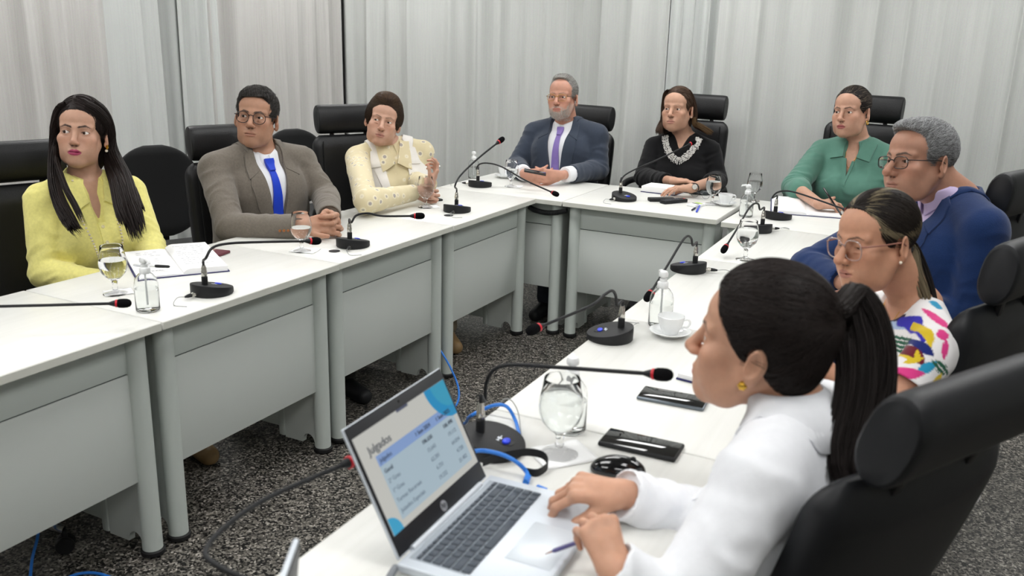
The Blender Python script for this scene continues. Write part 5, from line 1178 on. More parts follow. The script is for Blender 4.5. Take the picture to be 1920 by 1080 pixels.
S, P, Q = hair_cap(g, (.0825, .104, .091), [(.14, -.2), (.105, -.2), (.092, -.082), (.08, -.066), (.055, -.052), (.02, -.048), (-.012, -.034), (-.014, .02), (-.06, .035), (-.085, .06)], nz=.004, nf=130, extra=lambda S: S.ell((.0, -.03, .082), (.062, .052, .040), k=.02))
ct = lambda q, r: np.clip(np.array(srgb(58, 55, 53)[:3])[None]*r.choice([.5, .8, 1.0, 2.6], (len(q), 1), p=[.3, .3, .25, .15]), 0, 1)
cf = lambda q: np.stack([q[:, 0]*4+.3*np.sin(q[:, 1]*90), -.2+.9*(q[:, 1] > -.02)+.3*np.sin(q[:, 0]*110), .6-9*np.clip(.06-q[:, 2], 0, .12)], 1)
hair_obj(g, [(P, Q, col_of(P, srgb(46, 43, 42), .35, 260)), comb(g, P, Q, 6500, cf, .016, .0035, .0007, ct, 3, jit=.5)])
glasses(g, mat('dark_tortoise_frame', srgb(26, 26, 34), rough=.25), rx=.0245, rz=.0225, wr=.0014)
b = MB()
for k in range(4):
    E_, W_ = g.arms[-1]; dd = (W_-E_); p = E_+dd*(.72+.055*k); nrm = (-_f*.9-_u*.35); nrm = nrm/np.linalg.norm(nrm); c = p+nrm*.054*s; q = Vector((0, 0, 1)).rotation_difference(Vector(nrm)).to_matrix(); b.lathe([(0, .002), (.0045, .002), (.0055, .0), (.0055, -.004)], c, 12, rot=q)
b.build('cuff_buttons', mat('horn_button', srgb(150, 92, 44), rough=.35), g.root)
legs(g, m=mat('dark_trousers', srgb(46, 43, 40), rough=.9))
# ------------------------------------------------------------------ the woman in yellow
YEL = fabric('yellow_linen', (232, 224, 138), bump=.18, bs=300, noise=.06, ns=90); PEARL = mat('pearl', srgb(236, 226, 208), rough=.18, coat=.4); 
d = 3.3; s = 1.03
E1, W1 = at(84, 512, 3.24), np.array((-.60, -2.05, .655)); E2, W2 = at(282, 462, 3.42), np.array((-.62, -1.93, .655))
g = figure('woman in a yellow shirt with long straight dark hair', (152, 249, d), s, (13, -7, 4), dict(fem=True, lipc=srgb(150, 40, 82), lipm=.95, lips=1.05, browc=srgb(34, 24, 22), brow_t=.0034, brow_m=.95, jaw=.92, nose=.95, age=0, lid=.0044, lash=1, ear=.95),
    (167, 341, d+.03), (-20, 3, 0), 'f', (192, 146, 120), arms={-1: (E1, W1), 1: (E2, W2)}, bust=1.0, sho=.160, gaze=(-22, 0),
    hands=[dict(W=W1, a=(.9, .5, -.1), n=(0, 0, -1), t=1, L=.175), dict(W=W2, a=(.95, -.2, -.1), n=(0, 0, -1), t=-1, L=.175)])
B = g.B; lo, hi = box_of(g); St = Sdf(); B.torso(St, .012, k=.035); S = Sdf(); B.torso(S, .012, k=.035)
for sd in (-1, 1): arm_cloth(S, g, sd, (.058, .052, .040), .98)
for sd in (-1, 1): fold_arm(S, g, sd, .006)
S.disp(folds(.004, 60, B.R@np.array((.8, 0, .5)), 4, near(B.w(-.05, -.1, -.36), .14))); S.disp(folds(.003, 75, B.R@np.array((1, 0, .1)), 9, near(B.w(.06, -.1, -.16), .12)))
S.frame(B.R, B.o, B.sc); S.cone((0, -.055, .05), (0, -.088, -.165), .058, .003, k=.003, op='s', sc=(1, .8, 1)); S.cone((0, .045, -.02), (0, .045, .08), .056, .066, k=.004, op='s'); S.frame()
sh = cloth('shirt', S, lo, hi, .005, YEL, g.root)
neck_collar(B, .056, .084, .048, .006, YEL, sh, 'shirt_collar', point=.060, gap=.46, drop=.040, c=(0, .042), surf=St, skin=g.S, axis=g.axis, marg=.012, th=.005)
for fm in (lambda p: p, mirror): patch_obj('collar_leaf', [drape(St, B, fm([(.040, .010), (.026, -.065)]), fm([(.088, .002), (.066, -.085)]), nu=6, off=.006, th=.005, n=14)], YEL, sh)
patch_obj('button_placket', [drape(St, B, [(-.013, -.135), (-.015, -.30), (-.015, -.50)], [(.015, -.135), (.015, -.30), (.015, -.50)], nu=4, off=.001, th=.003, n=40)], YEL, sh)
b = MB()
for z in (-.150, -.200, -.255, -.315, -.38):
    P, N = on_front(St, B, .001, z); q = Vector((0, 0, 1)).rotation_difference(Vector(N)).to_matrix(); b.lathe([(.003, .005), (.0055, .0068), (.0065, .006), (.0065, .003)], P, 14, rot=q); b.lathe([(0, .0052), (.003, .0052)], P, 10, rot=q, cap=False)
b.build('shirt_buttons', mat('bone_button', srgb(232, 222, 178), rough=.3), sh)
pts = [(-.060, .012), (-.066, -.06), (-.060, -.13), (-.048, -.20), (-.030, -.262), (-.004, -.297), (.026, -.285), (.045, -.24), (.056, -.17), (.062, -.09), (.060, .0)]
sp = np.array(spline([(x, z, 0) for x, z in pts], 16))[:, :2]; L = np.r_[0, np.cumsum(np.linalg.norm(np.diff(sp, axis=0), axis=1))]; q = np.arange(0, L[-1], .0105); xz = np.stack([np.interp(q, L, sp[:, 0]), np.interp(q, L, sp[:, 1])], 1); W = project(S, B, xz); b = MB()
for p in W: b.ball(p-_f*.003, .0042*s, 8)
b.build('pearl_necklace', PEARL, g.root)
for sx in (-1, 1):
    c = hl(g, sx*.083, .006, -.046); b = MB()
    for k in range(5): b.ball(c+g.Rh@np.array((sx*.004+.0055*math.cos(k*1.257)*.4, -.002-.0055*math.cos(k*1.257)*.7, .0055*math.sin(k*1.257)))*s, .0042, 8)
    b.ball(c+g.Rh@np.array((sx*.006, -.004, 0)), .003, 8); e = b.build('earring', GOLD, g.root); MB().ball(c+np.array((0, 0, -.0135)), .0058, 12).build('pearl_drop', PEARL, e)
DK = srgb(30, 21, 19)
Sx, P, Q = hair_cap(g, (.0845, .1065, .0975), [(.14, -.2), (.102, -.2), (.092, -.088), (.075, -.074), (.045, -.066), (.015, -.050), (-.005, -.010), (-.02, .022), (-.2, .03)], nz=.0008, nf=60, low=[(-.1, -.02), (.0, -.05), (.05, -.15), (.15, -.17)], extra=lambda S: S.ell((0, .06, -.06), (.074, .055, .10), k=.03), t0=(0, .022, .040))
part = lambda q: np.stack([np.where(q[:, 0] > -.018, 1.0, -1.0)*1.2, .25+0*q[:, 0], -.7-2*np.abs(q[:, 0])/.08], 1)
f = lambda *a: hl(g, *a); A = at
gd = [([f(-.040, -.052, .098), f(-.064, -.045, .080), f(-.084, -.022, .02), f(-.089, -.008, -.05), A(100, 340, 3.22), A(118, 400, 3.13), A(150, 440, 3.10)], .008, .022, 1.4), ([f(-.045, -.01, .105), f(-.070, .0, .08), f(-.090, .015, .02), f(-.088, .02, -.08), A(104, 352, 3.22), A(132, 415, 3.12), A(140, 432, 3.10)], .008, .022, 1.3),
      ([f(-.050, -.05, .090), f(-.074, -.035, .07), f(-.087, -.022, .0), f(-.086, -.016, -.08), A(122, 350, 3.13), A(140, 385, 3.11), A(158, 425, 3.10)], .008, .010, .25),
      ([f(.030, -.052, .098), f(.060, -.045, .082), f(.082, -.008, .045), f(.086, .040, -.02), f(.090, .042, -.10), A(228, 350, 3.24), A(242, 405, 3.17), A(258, 452, 3.15)], .016, .026, 2.0), ([f(.04, -.01, .105), f(.07, .0, .08), f(.086, .025, .03), f(.094, .045, -.06), A(235, 335, 3.30), A(250, 390, 3.18), A(263, 440, 3.16)], .022, .026, 1.8),
      ([f(.04, .04, .10), f(.065, .05, .07), f(.085, .065, 0), f(.08, .06, -.1), A(215, 345, 3.24), A(224, 395, 3.14), A(236, 425, 3.13)], .018, .016, 1.0), ([f(.045, .03, .10), f(.07, .04, .07), f(.086, .055, 0), f(.095, .055, -.1), A(248, 350, 3.30), A(262, 385, 3.24), A(270, 400, 3.22)], .014, .010, .5)]
rng = np.random.default_rng(4); hair_obj(g, [(P, Q, col_of(P, DK, .15, 60)), comb(g, P, Q, 3200, part, .05, .0002, .0009, DK, 3, jit=.04), locks(gd, 1700, 0, .0014, rng, DK, colj=.10, wav=.0035)])
legs(g, m=mat('dark_trousers', srgb(46, 43, 40), rough=.9), shoe=mat('tan_shoe', srgb(150, 122, 84), rough=.45))
# ------------------------------------------------------------------ the woman in beige with a white sleeveless coat
def paisley(N, L, b):
    tc = N('ShaderNodeTexCoord'); v = N('ShaderNodeTexVoronoi', Scale=21, Randomness=.6); L(tc.outputs['Object'], v.inputs['Vector'])
    r = ramp(N, [(0, srgb(176, 166, 158)), (.14, srgb(150, 144, 146)), (.20, srgb(205, 194, 164)), (.27, srgb(228, 220, 198)), (.33, srgb(218, 206, 170)), (.36, srgb(213, 200, 162))]); L(v.outputs['Distance'], r.inputs[0]); L(r.outputs[0], b.inputs['Base Color']); b.inputs['Roughness'].default_value = .75; b.inputs['Sheen Weight'].default_value = .2
BEI = nodes_mat('paisley_blouse', paisley); VEST = fabric('white_crepe', (226, 222, 216), bump=.15, noise=.03)
d = 4.75; s = 1.07
W1 = onz(778, 361, .800); W2 = onz(806, 345, .845); E1 = onz(686, 378, .810); E2 = at(770, 338, 4.98)
g = figure('woman in a patterned beige blouse and white sleeveless coat, one hand raised', (719, 226, d), s, (2, -3, 12), dict(fem=True, lipc=srgb(168, 104, 98), lipm=.6, lips=.8, browc=srgb(70, 54, 44), brow_t=.0024, age=1.0, jaw=.98, nose=1.08, fat=.003, lid=.0038, lash=.5), (733, 271, d+.05), (-14, 2, -4), 'f', (198, 152, 128),
    arms={-1: (E1, W1), 1: (E2, W2)}, bust=1.15, sho=.172, wid=1.15, dep=1.15, gaze=(-24, 4),
    hands=[dict(W=W1, a=_r*1+np.array((0, 0, .0))-_f*.05, n=-_f*-1+np.array((0, 0, -.1)), t=-1, L=.170, curls={'all': (50, 75, 40)}, thumb=(30, 20, 20, 20)), dict(W=W2, a=_u*.9+_r*.45, n=-_r*.9+_u*.3-_f*.2, t=1, L=.150, curls={'index': (20, 40, 25), 'middle': (35, 55, 30), 'ring': (45, 65, 30), 'pinky': (50, 65, 30)}, thumb=(25, 35, 15, 10))])
B = g.B; lo, hi = box_of(g); St = Sdf(); B.torso(St, .012, k=.035); S = Sdf(); B.torso(S, .012, k=.035)
for sd in (-1, 1): arm_cloth(S, g, sd, (.060, .051, .038), .97)
for sd in (-1, 1): fold_arm(S, g, sd, .007)
S.disp(folds(.004, 60, B.R@np.array((.8, 0, .4)), 4, near(B.w(0, -.1, -.3), .16)))
S.frame(B.R, B.o, B.sc); S.cone((0, -.06, .05), (0, -.09, -.07), .055, .004, k=.003, op='s', sc=(1, .8, 1)); S.frame(); bl = cloth('blouse', S, lo, hi, .005, BEI, g.root)
neck_collar(B, .056, .090, .044, -.004, BEI, bl, 'blouse_collar', point=.080, gap=.16, drop=.040, c=(0, .042), surf=S, skin=g.S, axis=g.axis, marg=.018, th=.005)
for fm in (lambda p: p, mirror): patch_obj('collar_leaf', [drape(St, B, fm([(.040, .010), (.006, -.085)]), fm([(.084, .004), (.072, -.125)]), nu=6, off=.014, th=.005, n=14)], BEI, bl)
V = Sdf(); B.torso(V, .021, k=.035); V.frame(B.R, B.o, B.sc); V.cone((0, -.10, .10), (0, -.15, -.62), .078, .060, k=.004, op='s', sc=(1, .5, 1)); V.cone((0, .045, -.03), (0, .045, .08), .068, .075, k=.004, op='s'); V.frame()
for sd in (-1, 1): Sh = B.shoulder(sd); V.cone(Sh-(B.w(0, .03, -.06)-Sh)*-.06, Sh+(Sh-B.w(0, .03, -.06))*1.2, .088*s, .11*s, k=.01, op='s')
vs_ = cloth('sleeveless_coat', V, lo, hi, .005, VEST, g.root); Vp = Sdf(); B.torso(Vp, .021, k=.035); lap = []
for fm in (lambda p: p, mirror):
    lap.append(drape(Vp, B, fm([(.058, .004), (.060, -.09)]), fm([(.115, -.022), (.128, -.098)]), nu=8, off=.003, th=.004, n=16)); lap.append(drape(Vp, B, fm([(.060, -.088), (.052, -.2), (.050, -.34)]), fm([(.110, -.105), (.098, -.16), (.054, -.34)]), nu=8, off=.001, th=.004, n=26))
patch_obj('coat_lapel', lap[:2], VEST, vs_); patch_obj('coat_lapel', lap[2:], VEST, vs_)
b = MB()
for k, (x, z) in enumerate([(.062, -.20), (.066, -.212), (.063, -.226), (.068, -.238)]): P, N = on_front(Vp, B, x, z); b.ball(P+N*.006, .0045, 8)
b.build('brooch', GOLD, g.root)
t = g.tips[1]; MB().lathe([(.0098, -.002), (.0112, 0), (.0098, .002)], W2+(_u*.9+_r*.45)*.098, 14).build('ring', SILV, g.root); MB().ball(W1+_r*.012-_f*.024+np.array((0, 0, .004)), .004, 8).build('bracelet_bead', PEARL, g.root)
BR = srgb(62, 46, 32)
Sx, P, Q = hair_cap(g, (.087, .108, .096), [(.15, -.2), (.105, -.2), (.094, -.086), (.078, -.074), (.05, -.064), (.01, -.05), (-.03, -.030), (-.06, 0), (-.1, .05)], nz=.002, nf=60, low=[(-.1, -.02), (-.03, -.035), (.03, -.06), (.15, -.10)], t0=(0, .026, .048), extra=lambda S: (S.ell((.062, .03, .01), (.032, .055, .050), k=.03), S.ell((-.062, .03, .01), (.032, .055, .050), k=.03), S.ell((0, -.025, .108), (.06, .055, .034), k=.02)), earcut=False)
cf = lambda q: np.stack([q[:, 0]*5+.3*np.sin(q[:, 2]*50), 1.0+0*q[:, 0], .25-9*np.clip(.10-q[:, 2], 0, .13)], 1)
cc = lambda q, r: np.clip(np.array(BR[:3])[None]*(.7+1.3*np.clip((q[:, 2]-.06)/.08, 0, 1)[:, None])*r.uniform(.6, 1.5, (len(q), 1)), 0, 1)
hair_obj(g, [(P, Q, col_of(P, srgb(52, 38, 28), .3, 80)), comb(g, P, Q, 4500, cf, .040, .0004, .0010, cc, 3, jit=.10)])
legs(g, m=mat('beige_trousers', srgb(150, 138, 118), rough=.9), shoe=mat('tan_shoe', srgb(150, 122, 84), rough=.45), foot_fw=.16)
# ------------------------------------------------------------------ the grey-bearded man
SLATE = fabric('slate_wool', (54, 62, 76), noise=.06, ns=120, bump=.3, bs=380); LILAC = fabric('lilac_silk', (132, 112, 178), rough=.55, bump=.15)
d = 5.3; s = 1.04
W1 = onz(985, 327, .795); W2 = onz(1050, 329, .800)
g = figure('grey-bearded man in a slate suit and lilac tie holding a phone', (1055, 183, d), s, (20, -5, -2), dict(lipc=srgb(160, 92, 84), lipm=.6, lips=.8, browc=srgb(120, 108, 100), brow_t=.0026, brow_m=.6, age=1.0, jaw=.97, nose=1.08, beard=srgb(186, 176, 168), beardm=.55, lid=.0040), (1057, 233, d+.05), (22, -1, -2), 'm', (198, 142, 118),
    arms={-1: (at(968, 312, 5.42), W1), 1: (at(1122, 318, 5.30), W2)}, sho=.196, slope=.012, gaze=(-12, 0), neckr=.052,
    hands=[dict(W=W1, a=_r*.9-_f*.45-np.array((0, 0, .12)), n=-_f*-.6+_r*.4+_u*.4, t=-1, L=.185, curls={'all': (25, 35, 25)}, thumb=(35, -10, 10, 10)), dict(W=W2, a=-_r*1.0-_f*.05-np.array((0, 0, .06)), n=_f*.8+_u*.35, t=1, L=.185, curls={'all': (20, 25, 15)}, thumb=(30, 5, 10, 10))])
suit(g, SLATE, SHIRTW, LILAC, vz=-.44, vw=.066, cut=.74, cuff=.055*1.0, cuffm=SHIRTW, r=(.066, .058, .050), tie_to=-.50)
e = phone('black smartphone held by the grey-bearded man', onz(1003, 324, .845), 0, .072, .15); M = np.array((_r*.95-np.array((0, 0, .18)), _f*.85+_u*.35, np.zeros(3))); x = M[0]/np.linalg.norm(M[0]); y = M[1]-x*(M[1]@x); y /= np.linalg.norm(y); z = np.cross(x, y)
e.rotation_euler = Matrix((tuple(-y), tuple(x), tuple(z))).transposed().to_euler(); e.scale = (.8, .8, .8)
GR = srgb(150, 148, 144)
Sx, P, Q = hair_cap(g, (.0795, .102, .0895), [(.14, -.2), (.118, -.2), (.110, -.062), (.098, -.040), (.07, -.046), (.04, -.050), (.0, -.036), (-.014, .0), (-.06, .04), (-.085, .06)], nz=.0012, nf=110, extra=lambda S: S.ell((.0, -.012, .108), (.052, .050, .024), k=.02))
cf = lambda q: np.stack([q[:, 0]*2, 1.2+0*q[:, 0], .35-9*np.clip(.08-q[:, 2], 0, .13)], 1)
hair_obj(g, [(P, Q, col_of(P, GR, .25, 160)), comb(g, P, Q, 3800, cf, .035, .002, .0008, lambda q, r: np.clip(np.array(GR[:3])[None]*r.uniform(.45, 1.7, (len(q), 1)), 0, 1), 3, jit=.18)])
rng = np.random.default_rng(8); bp = []
for _ in range(2600):
    x = rng.uniform(-.062, .062); z = rng.uniform(-.128, -.045); ax = abs(x); lowz = np.interp(ax, [0, .024, .03, .05, .062], [-.049, -.055, -.078, -.062, -.03])
    if z < lowz and not (ax < .024 and -.082 < z < -.057): bp.append((x, z))
bp = np.array(bp); y = np.full(len(bp), -.2)
for _ in range(60):
    Pq = g.ph+(np.stack([bp[:, 0], y, bp[:, 1]], 1)*s)@g.Rh.T; y = np.minimum(y+np.clip(g.S.ev(Pq)/s, -.02, .05)*.8, .02)
ok = y < .015; Pq = Pq[ok]; e_ = 1e-3; N = np.stack([g.S.ev(Pq+np.array(v)*e_)-g.S.ev(Pq-np.array(v)*e_) for v in np.eye(3)], 1); N /= np.linalg.norm(N, axis=1)[:, None]; dn = np.tile(np.array((0, 0, -1.0)), (len(Pq), 1))+N*.35
hair_obj(g, [strands(Pq, dn, N,   .009, .0012, .0005, rng, np.clip(np.array(srgb(214, 208, 200)[:3])[None]*rng.uniform(.45, 1.2, (len(Pq), 1)), 0, 1), 0, 2, .3)], 'beard')
glasses(g, mat('amber_frame', srgb(176, 130, 60), rough=.3), rx=.0250, rz=.0185, wr=.0014, sq=2.8, tm=mat('dark_temple', srgb(70, 58, 44), rough=.3))
legs(g, m=mat('slate_trousers', srgb(40, 44, 54), rough=.9))
# ------------------------------------------------------------------ the woman in black
KNIT = fabric('black_knit', (16, 16, 18), bump=.3, bs=500, noise=.05, sheen=.1)
d = 5.35; s = 1.07
W2 = onz(1296, 353, .790); W1 = onz(1262, 340, .78); E2 = at(1346, 338, 5.36); E1 = at(1206, 332, 5.42)
g = figure('woman in a black top with a white-beaded collar and long brown hair', (1270, 205, d), s, (20, -4, -2), dict(fem=True, lipc=srgb(172, 110, 104), lipm=.6, lips=.75, browc=srgb(120, 92, 76), brow_t=.0020, brow_m=.5, age=1.0, jaw=1.0, nose=1.05, fat=.003, lid=.0040, lash=.4), (1279, 257, d+.05), (10, 2, 0), 'f', (197, 150, 123),
    arms={-1: (E1, W1), 1: (E2, W2)}, bust=1.1, sho=.165, wid=1.12, dep=1.1, gaze=(-12, 0), slope=.012,
    hands=[dict(W=W1, a=_r, n=(0, 0, -1), t=1, L=.165), dict(W=W2, a=-_r, n=(0, 0, -1), t=-1, L=.165)])
B = g.B; lo, hi = box_of(g); St = Sdf(); B.torso(St, .010, k=.035); S = Sdf(); B.torso(S, .010, k=.035)
arm_cloth(S, g, -1, (.056, .050, .040), .8); arm_cloth(S, g, 1, (.056, .052, .046), .30)
for sd in (-1, 1): fold_arm(S, g, sd, .006)
S.frame(B.R, B.o, B.sc); S.cone((0, -.05, .05), (0, -.085, -.085), .072, .012, k=.004, op='s', sc=(1, .8, 1)); S.cone((0, .045, -.02), (0, .045, .08), .062, .075, k=.004, op='s'); S.frame(); top = cloth('knit_top', S, lo, hi, .005, KNIT, g.root)
cv = np.array(spline([(-.080, .005, 0), (-.068, -.035, 0), (-.038, -.078, 0), (0, -.104, 0), (.038, -.078, 0), (.068, -.035, 0), (.080, .005, 0)], 20))[:, :2]; rng = np.random.default_rng(2); pts = []
T = np.gradient(cv, axis=0); T /= np.linalg.norm(T, axis=1)[:, None]; Nn = np.stack([T[:, 1], -T[:, 0]], 1)
for row in range(7):
    for k in range(0, len(cv), 2): pts.append(cv[k]+Nn[k]*(.002+row*.0052)+rng.normal(0, .0016, 2))
W = project(St, B, pts); b = MB()
for p in W: b.ball(p-_f*.002, float(rng.uniform(.0028, .0046)), 6)
b.build('beaded_collar', mat('white_bead', srgb(232, 230, 226), rough=.25, coat=.3), top)
o = MB().lathe([(.0255*s, -.011), (.0275*s, -.010), (.0275*s, .010), (.0255*s, .011)], W2+_r*.012, 24, rot=Vector((0, 0, 1)).rotation_difference(Vector(E2-W2).normalized()).to_matrix(), cap=False).build('watch_strap', BLK, g.root); MB().lathe([(.014, 0), (.015, .003), (.014, .006), (0, .006)], W2+_r*.012-_f*.026*s+np.array((0, 0, .004)), 20, rot=Vector((0, 0, 1)).rotation_difference(Vector(-_f)).to_matrix()).build('watch_case', SILV, o)
MB().ball(hl(g, .083, .006, -.040), .0042, 10).build('earring', PEARL, g.root)
BR = srgb(70, 52, 40)
Sx, P, Q = hair_cap(g, (.0810, .1035, .0905), [(.14, -.2), (.112, -.2), (.103, -.072), (.085, -.062), (.05, -.056), (.02, -.046), (-.01, -.016), (-.03, .03), (-.2, .045)], nz=.0006, nf=60, low=[(-.1, -.02), (.02, -.06), (.06, -.15), (.15, -.16)], extra=lambda S: S.ell((0, .065, -.05), (.068, .05, .10), k=.03))
f = lambda *a: hl(g, *a); A = at; BL = srgb(150, 122, 80)
gd = [([f(-.045, -.04, .095), f(-.066, -.02, .075), f(-.083, .01, .02), f(-.086, .02, -.06), A(1237, 240, 5.36), A(1234, 252, 5.33)], .018, .020, 1.2), ([f(-.045, .02, .10), f(-.065, .03, .07), f(-.08, .05, -.02), f(-.08, .055, -.1), A(1241, 250, 5.40)], .02, .02, 1),
      ([f(.088, .040, -.04), f(.092, .045, -.08), A(1308, 234, 5.36), A(1322, 242, 5.33), A(1336, 252, 5.33)], .010, .020, .7, None, srgb(112, 88, 60)), ([f(.045, .02, .10), f(.065, .03, .07), f(.085, .05, .0), f(.09, .06, -.08), A(1312, 240, 5.40), A(1330, 249, 5.38)], .02, .012, 1)]
flow = lambda q: np.stack([np.sign(q[:, 0])*.8, .8+0*q[:, 0], -.5-6*np.clip(.1-q[:, 2], 0, .15)], 1)
hair_obj(g, [(P, Q, col_of(P, BR, .15, 60)), comb(g, P, Q, 1800, flow, .04, .0002, .0009, BR, 3, jit=.04), locks(gd, 620, 0, .0013, np.random.default_rng(4), BR, colj=.12)])
legs(g, m=mat('dark_trousers', srgb(46, 43, 40), rough=.9))
# ------------------------------------------------------------------ the woman in green
SAGE = fabric('sage_silk', (86, 130, 115), bump=.15, noise=.05, rough=.7)
d = 4.8; s = 1.09
W1 = onz(1536, 383, .785); W2 = onz(1640, 392, .785); E1 = at(1489, 350, 4.86); E2 = at(1692, 350, 4.80)
g = figure('woman in a green collared blouse writing with a pen, hair tied back', (1596, 210, d), s, (27, -1, -4), dict(fem=True, lipc=srgb(150, 70, 76), lipm=.85, lips=.95, browc=srgb(60, 44, 38), brow_t=.0030, age=.5, jaw=1.0, nose=1.0, fat=.005, lid=.0044, lash=.8, nail=srgb(110, 24, 44)), (1604, 268, d+.05), (16, 3, 0), 'f', (197, 149, 123),
    arms={-1: (E1, W1), 1: (E2, W2)}, bust=1.25, sho=.172, wid=1.2, dep=1.15, gaze=(-14, 0), slope=.008,
    hands=[dict(W=W1, a=_r*.95-np.array((0, 0, .05)), n=np.array((0, 0, -1))-_f*-.35, t=1, L=.170, curls={'index': (20, 25, 10), 'middle': (45, 55, 25), 'ring': (55, 65, 30), 'pinky': (60, 65, 30)}, thumb=(30, -8, -5, 0)), dict(W=W2, a=-_r*.8+_f*-.3, n=(0, 0, -1), t=-1, L=.165, curls={'all': (30, 40, 20)})])
B = g.B; lo, hi = box_of(g); St = Sdf(); B.torso(St, .013, k=.035); S = Sdf(); B.torso(S, .013, k=.035)
for sd in (-1, 1): arm_cloth(S, g, sd, (.064, .060, .056), .22)
for sd in (-1, 1): fold_arm(S, g, sd, .008)
S.disp(folds(.006, 45, B.R@np.array((.7, 0, .7)), 4, near(B.w(.02, -.1, -.34), .18))); S.disp(folds(.004, 70, B.R@np.array((1, 0, .1)), 6, near(B.w(.07, -.1, -.14), .10))); S.disp(folds(.004, 70, B.R@np.array((1, 0, -.1)), 6, near(B.w(-.08, -.1, -.14), .10)))
S.frame(B.R, B.o, B.sc); S.cone((0, -.05, .05), (0, -.09, -.19), .056, .003, k=.003, op='s', sc=(1, .8, 1)); S.cone((0, .045, -.02), (0, .045, .08), .056, .066, k=.004, op='s'); S.frame(); bl = cloth('blouse', S, lo, hi, .005, SAGE, g.root)
neck_collar(B, .058, .092, .044, -.004, SAGE, bl, 'blouse_collar', point=.058, gap=.44, drop=.038, c=(0, .042), surf=St, skin=g.S, axis=g.axis, marg=.013, th=.005)
for fm in (lambda p: p, mirror): patch_obj('collar_leaf', [drape(St, B, fm([(.042, .012), (.032, -.064)]), fm([(.108, .000), (.094, -.080)]), nu=6, off=.006, th=.005, n=14)], SAGE, bl)
patch_obj('neck_placket', [drape(St, B, [(-.034, -.07), (-.008, -.195)], [(-.014, -.07), (.012, -.20)], nu=4, off=.001, th=.003, n=16), drape(St, B, [(.016, -.08), (-.002, -.19)], [(.030, -.08), (.008, -.19)], nu=4, off=.0015, th=.003, n=16)], SAGE, bl)
W = project(g.S, B, np.array(spline([(-.035, -.03, 0), (-.02, -.08, 0), (0, -.115, 0), (.02, -.08, 0), (.035, -.03, 0)], 10))[:, :2]); MB().tube([p-_f*.002 for p in W], .0012, 6).build('necklace', GOLD, g.root)
c = hl(g, .083, .006, -.046); MB().tube([c+g.Rh@np.array((.002, .008*math.cos(a), .010*math.sin(a)-.004))*s for a in np.linspace(0, 2*PI, 17)], .0028, 8).build('earring', GOLD, g.root)
BR = srgb(34, 26, 24)
Sx, P, Q = hair_cap(g, (.0805, .1025, .0905), [(.14, -.2), (.112, -.2), (.102, -.070), (.085, -.060), (.05, -.054), (.02, -.044), (-.012, -.016), (-.03, .03), (-.07, .055), (-.2, .06)], nz=.0004, nf=60, low=[(-.1, -.02), (.03, -.05), (.15, -.075)], extra=lambda S: S.ell((.005, .105, .062), (.042, .038, .042), k=.012))
flow = lambda q: np.array((0.0, .115, .055))-q
cc = lambda q, r: np.where((r.uniform(0, 1, len(q)) < .15*(q[:, 1] < .03))[:, None], np.array(srgb(150, 136, 118)[:3])[None], np.array(BR[:3])[None]*r.uniform(.6, 1.4, (len(q), 1)))
hair_obj(g, [(P, Q, col_of(P, BR, .15, 60)), comb(g, P, Q, 3600, flow, .045, .0006, .0009, cc, 3, jit=.04)])
legs(g, m=mat('dark_trousers', srgb(46, 43, 40), rough=.9))
t = g.tips[0]; p0 = t['index']*.5+t['thumb']*.5; pd = onz(1578, 404, TZ+.012); pu = at(1544, 352, float((p0-CAM)@_f)); pen('black pen with gold rings in the hand of the woman in green', pd, pu, .0045, mat('lacquer_black', srgb(16, 16, 18), rough=.15), mat('lacquer_black', srgb(16, 16, 18), rough=.15), GOLD, name='fountain_pen')
e = empty('reading_glasses', onz(1606, 392, TZ+.002), R(-60), 'thin dark glasses held beside the pen of the woman in green', 'eyeglasses')
for sx in (-1, 1): MB().tube([(sx*.034+.022*math.cos(a), 0, .02+.017*math.sin(a)) for a in np.linspace(0, 2*PI, 21)], .0011, 6).build('rim', BLK, e); MB().lathe([(0, -.0004), (.021, -.0004), (.021, .0004), (0, .0004)], (sx*.034, 0, .02), 20, rot=rotx(PI/2), cap=False, sy=.8).build('lens', LENS, e); MB().tube([(sx*.057, 0, .026), (sx*.060, .03, .034), (sx*.056, .12, .075)], .0014, 6).build('temple', BLK, e)
MB().tube([(-.012, 0, .025), (0, 0, .028), (.012, 0, .025)], .0011, 6).build('bridge', BLK, e)
# ------------------------------------------------------------------ the man in blue
BLUE = fabric('blue_wool', (22, 46, 90), noise=.06, ns=120, bump=.3, bs=380); LILS = fabric('lilac_shirt', (206, 190, 226), bump=.1, noise=.02)
d = 2.86; s = 1.08
W1 = onz(1585, 531, .785); W2 = onz(1652, 548, .80); E1 = onz(1514, 500, .785); E2 = at(1812, 610, 2.78)
g = figure('man in a blue suit and lilac shirt, grey hair and dark half-rimmed glasses', (1722, 303, d), s, (46, -2, -7), dict(lipc=srgb(150, 92, 82), lipm=.5, lips=.75, browc=srgb(62, 52, 46), brow_t=.0034, age=.9, jaw=1.0, nose=1.1, stubble=.18, fat=.004, lid=.0036), (1762, 374, d+.06), (60, 5, -2), 'm', (178, 128, 103),
    arms={-1: (E1, W1), 1: (E2, W2)}, slope=.012, gaze=(-6, 4), h=.0024, neckr=.056,
    hands=[dict(W=W1, a=_r*.8-_f*.3, n=(0, 0, -1), t=1, L=.19, curls={'all': (20, 30, 15)}), dict(W=W2, a=-_r*.9+_f*.1, n=(0, 0, -1), t=-1, L=.19, curls={'all': (20, 30, 15)})])
suit(g, BLUE, LILS, None, vz=-.36, vw=.066, tie=False, h=.0045, fold=.006, collar_pt=.03, ch=.062)
GR = srgb(128, 128, 128)
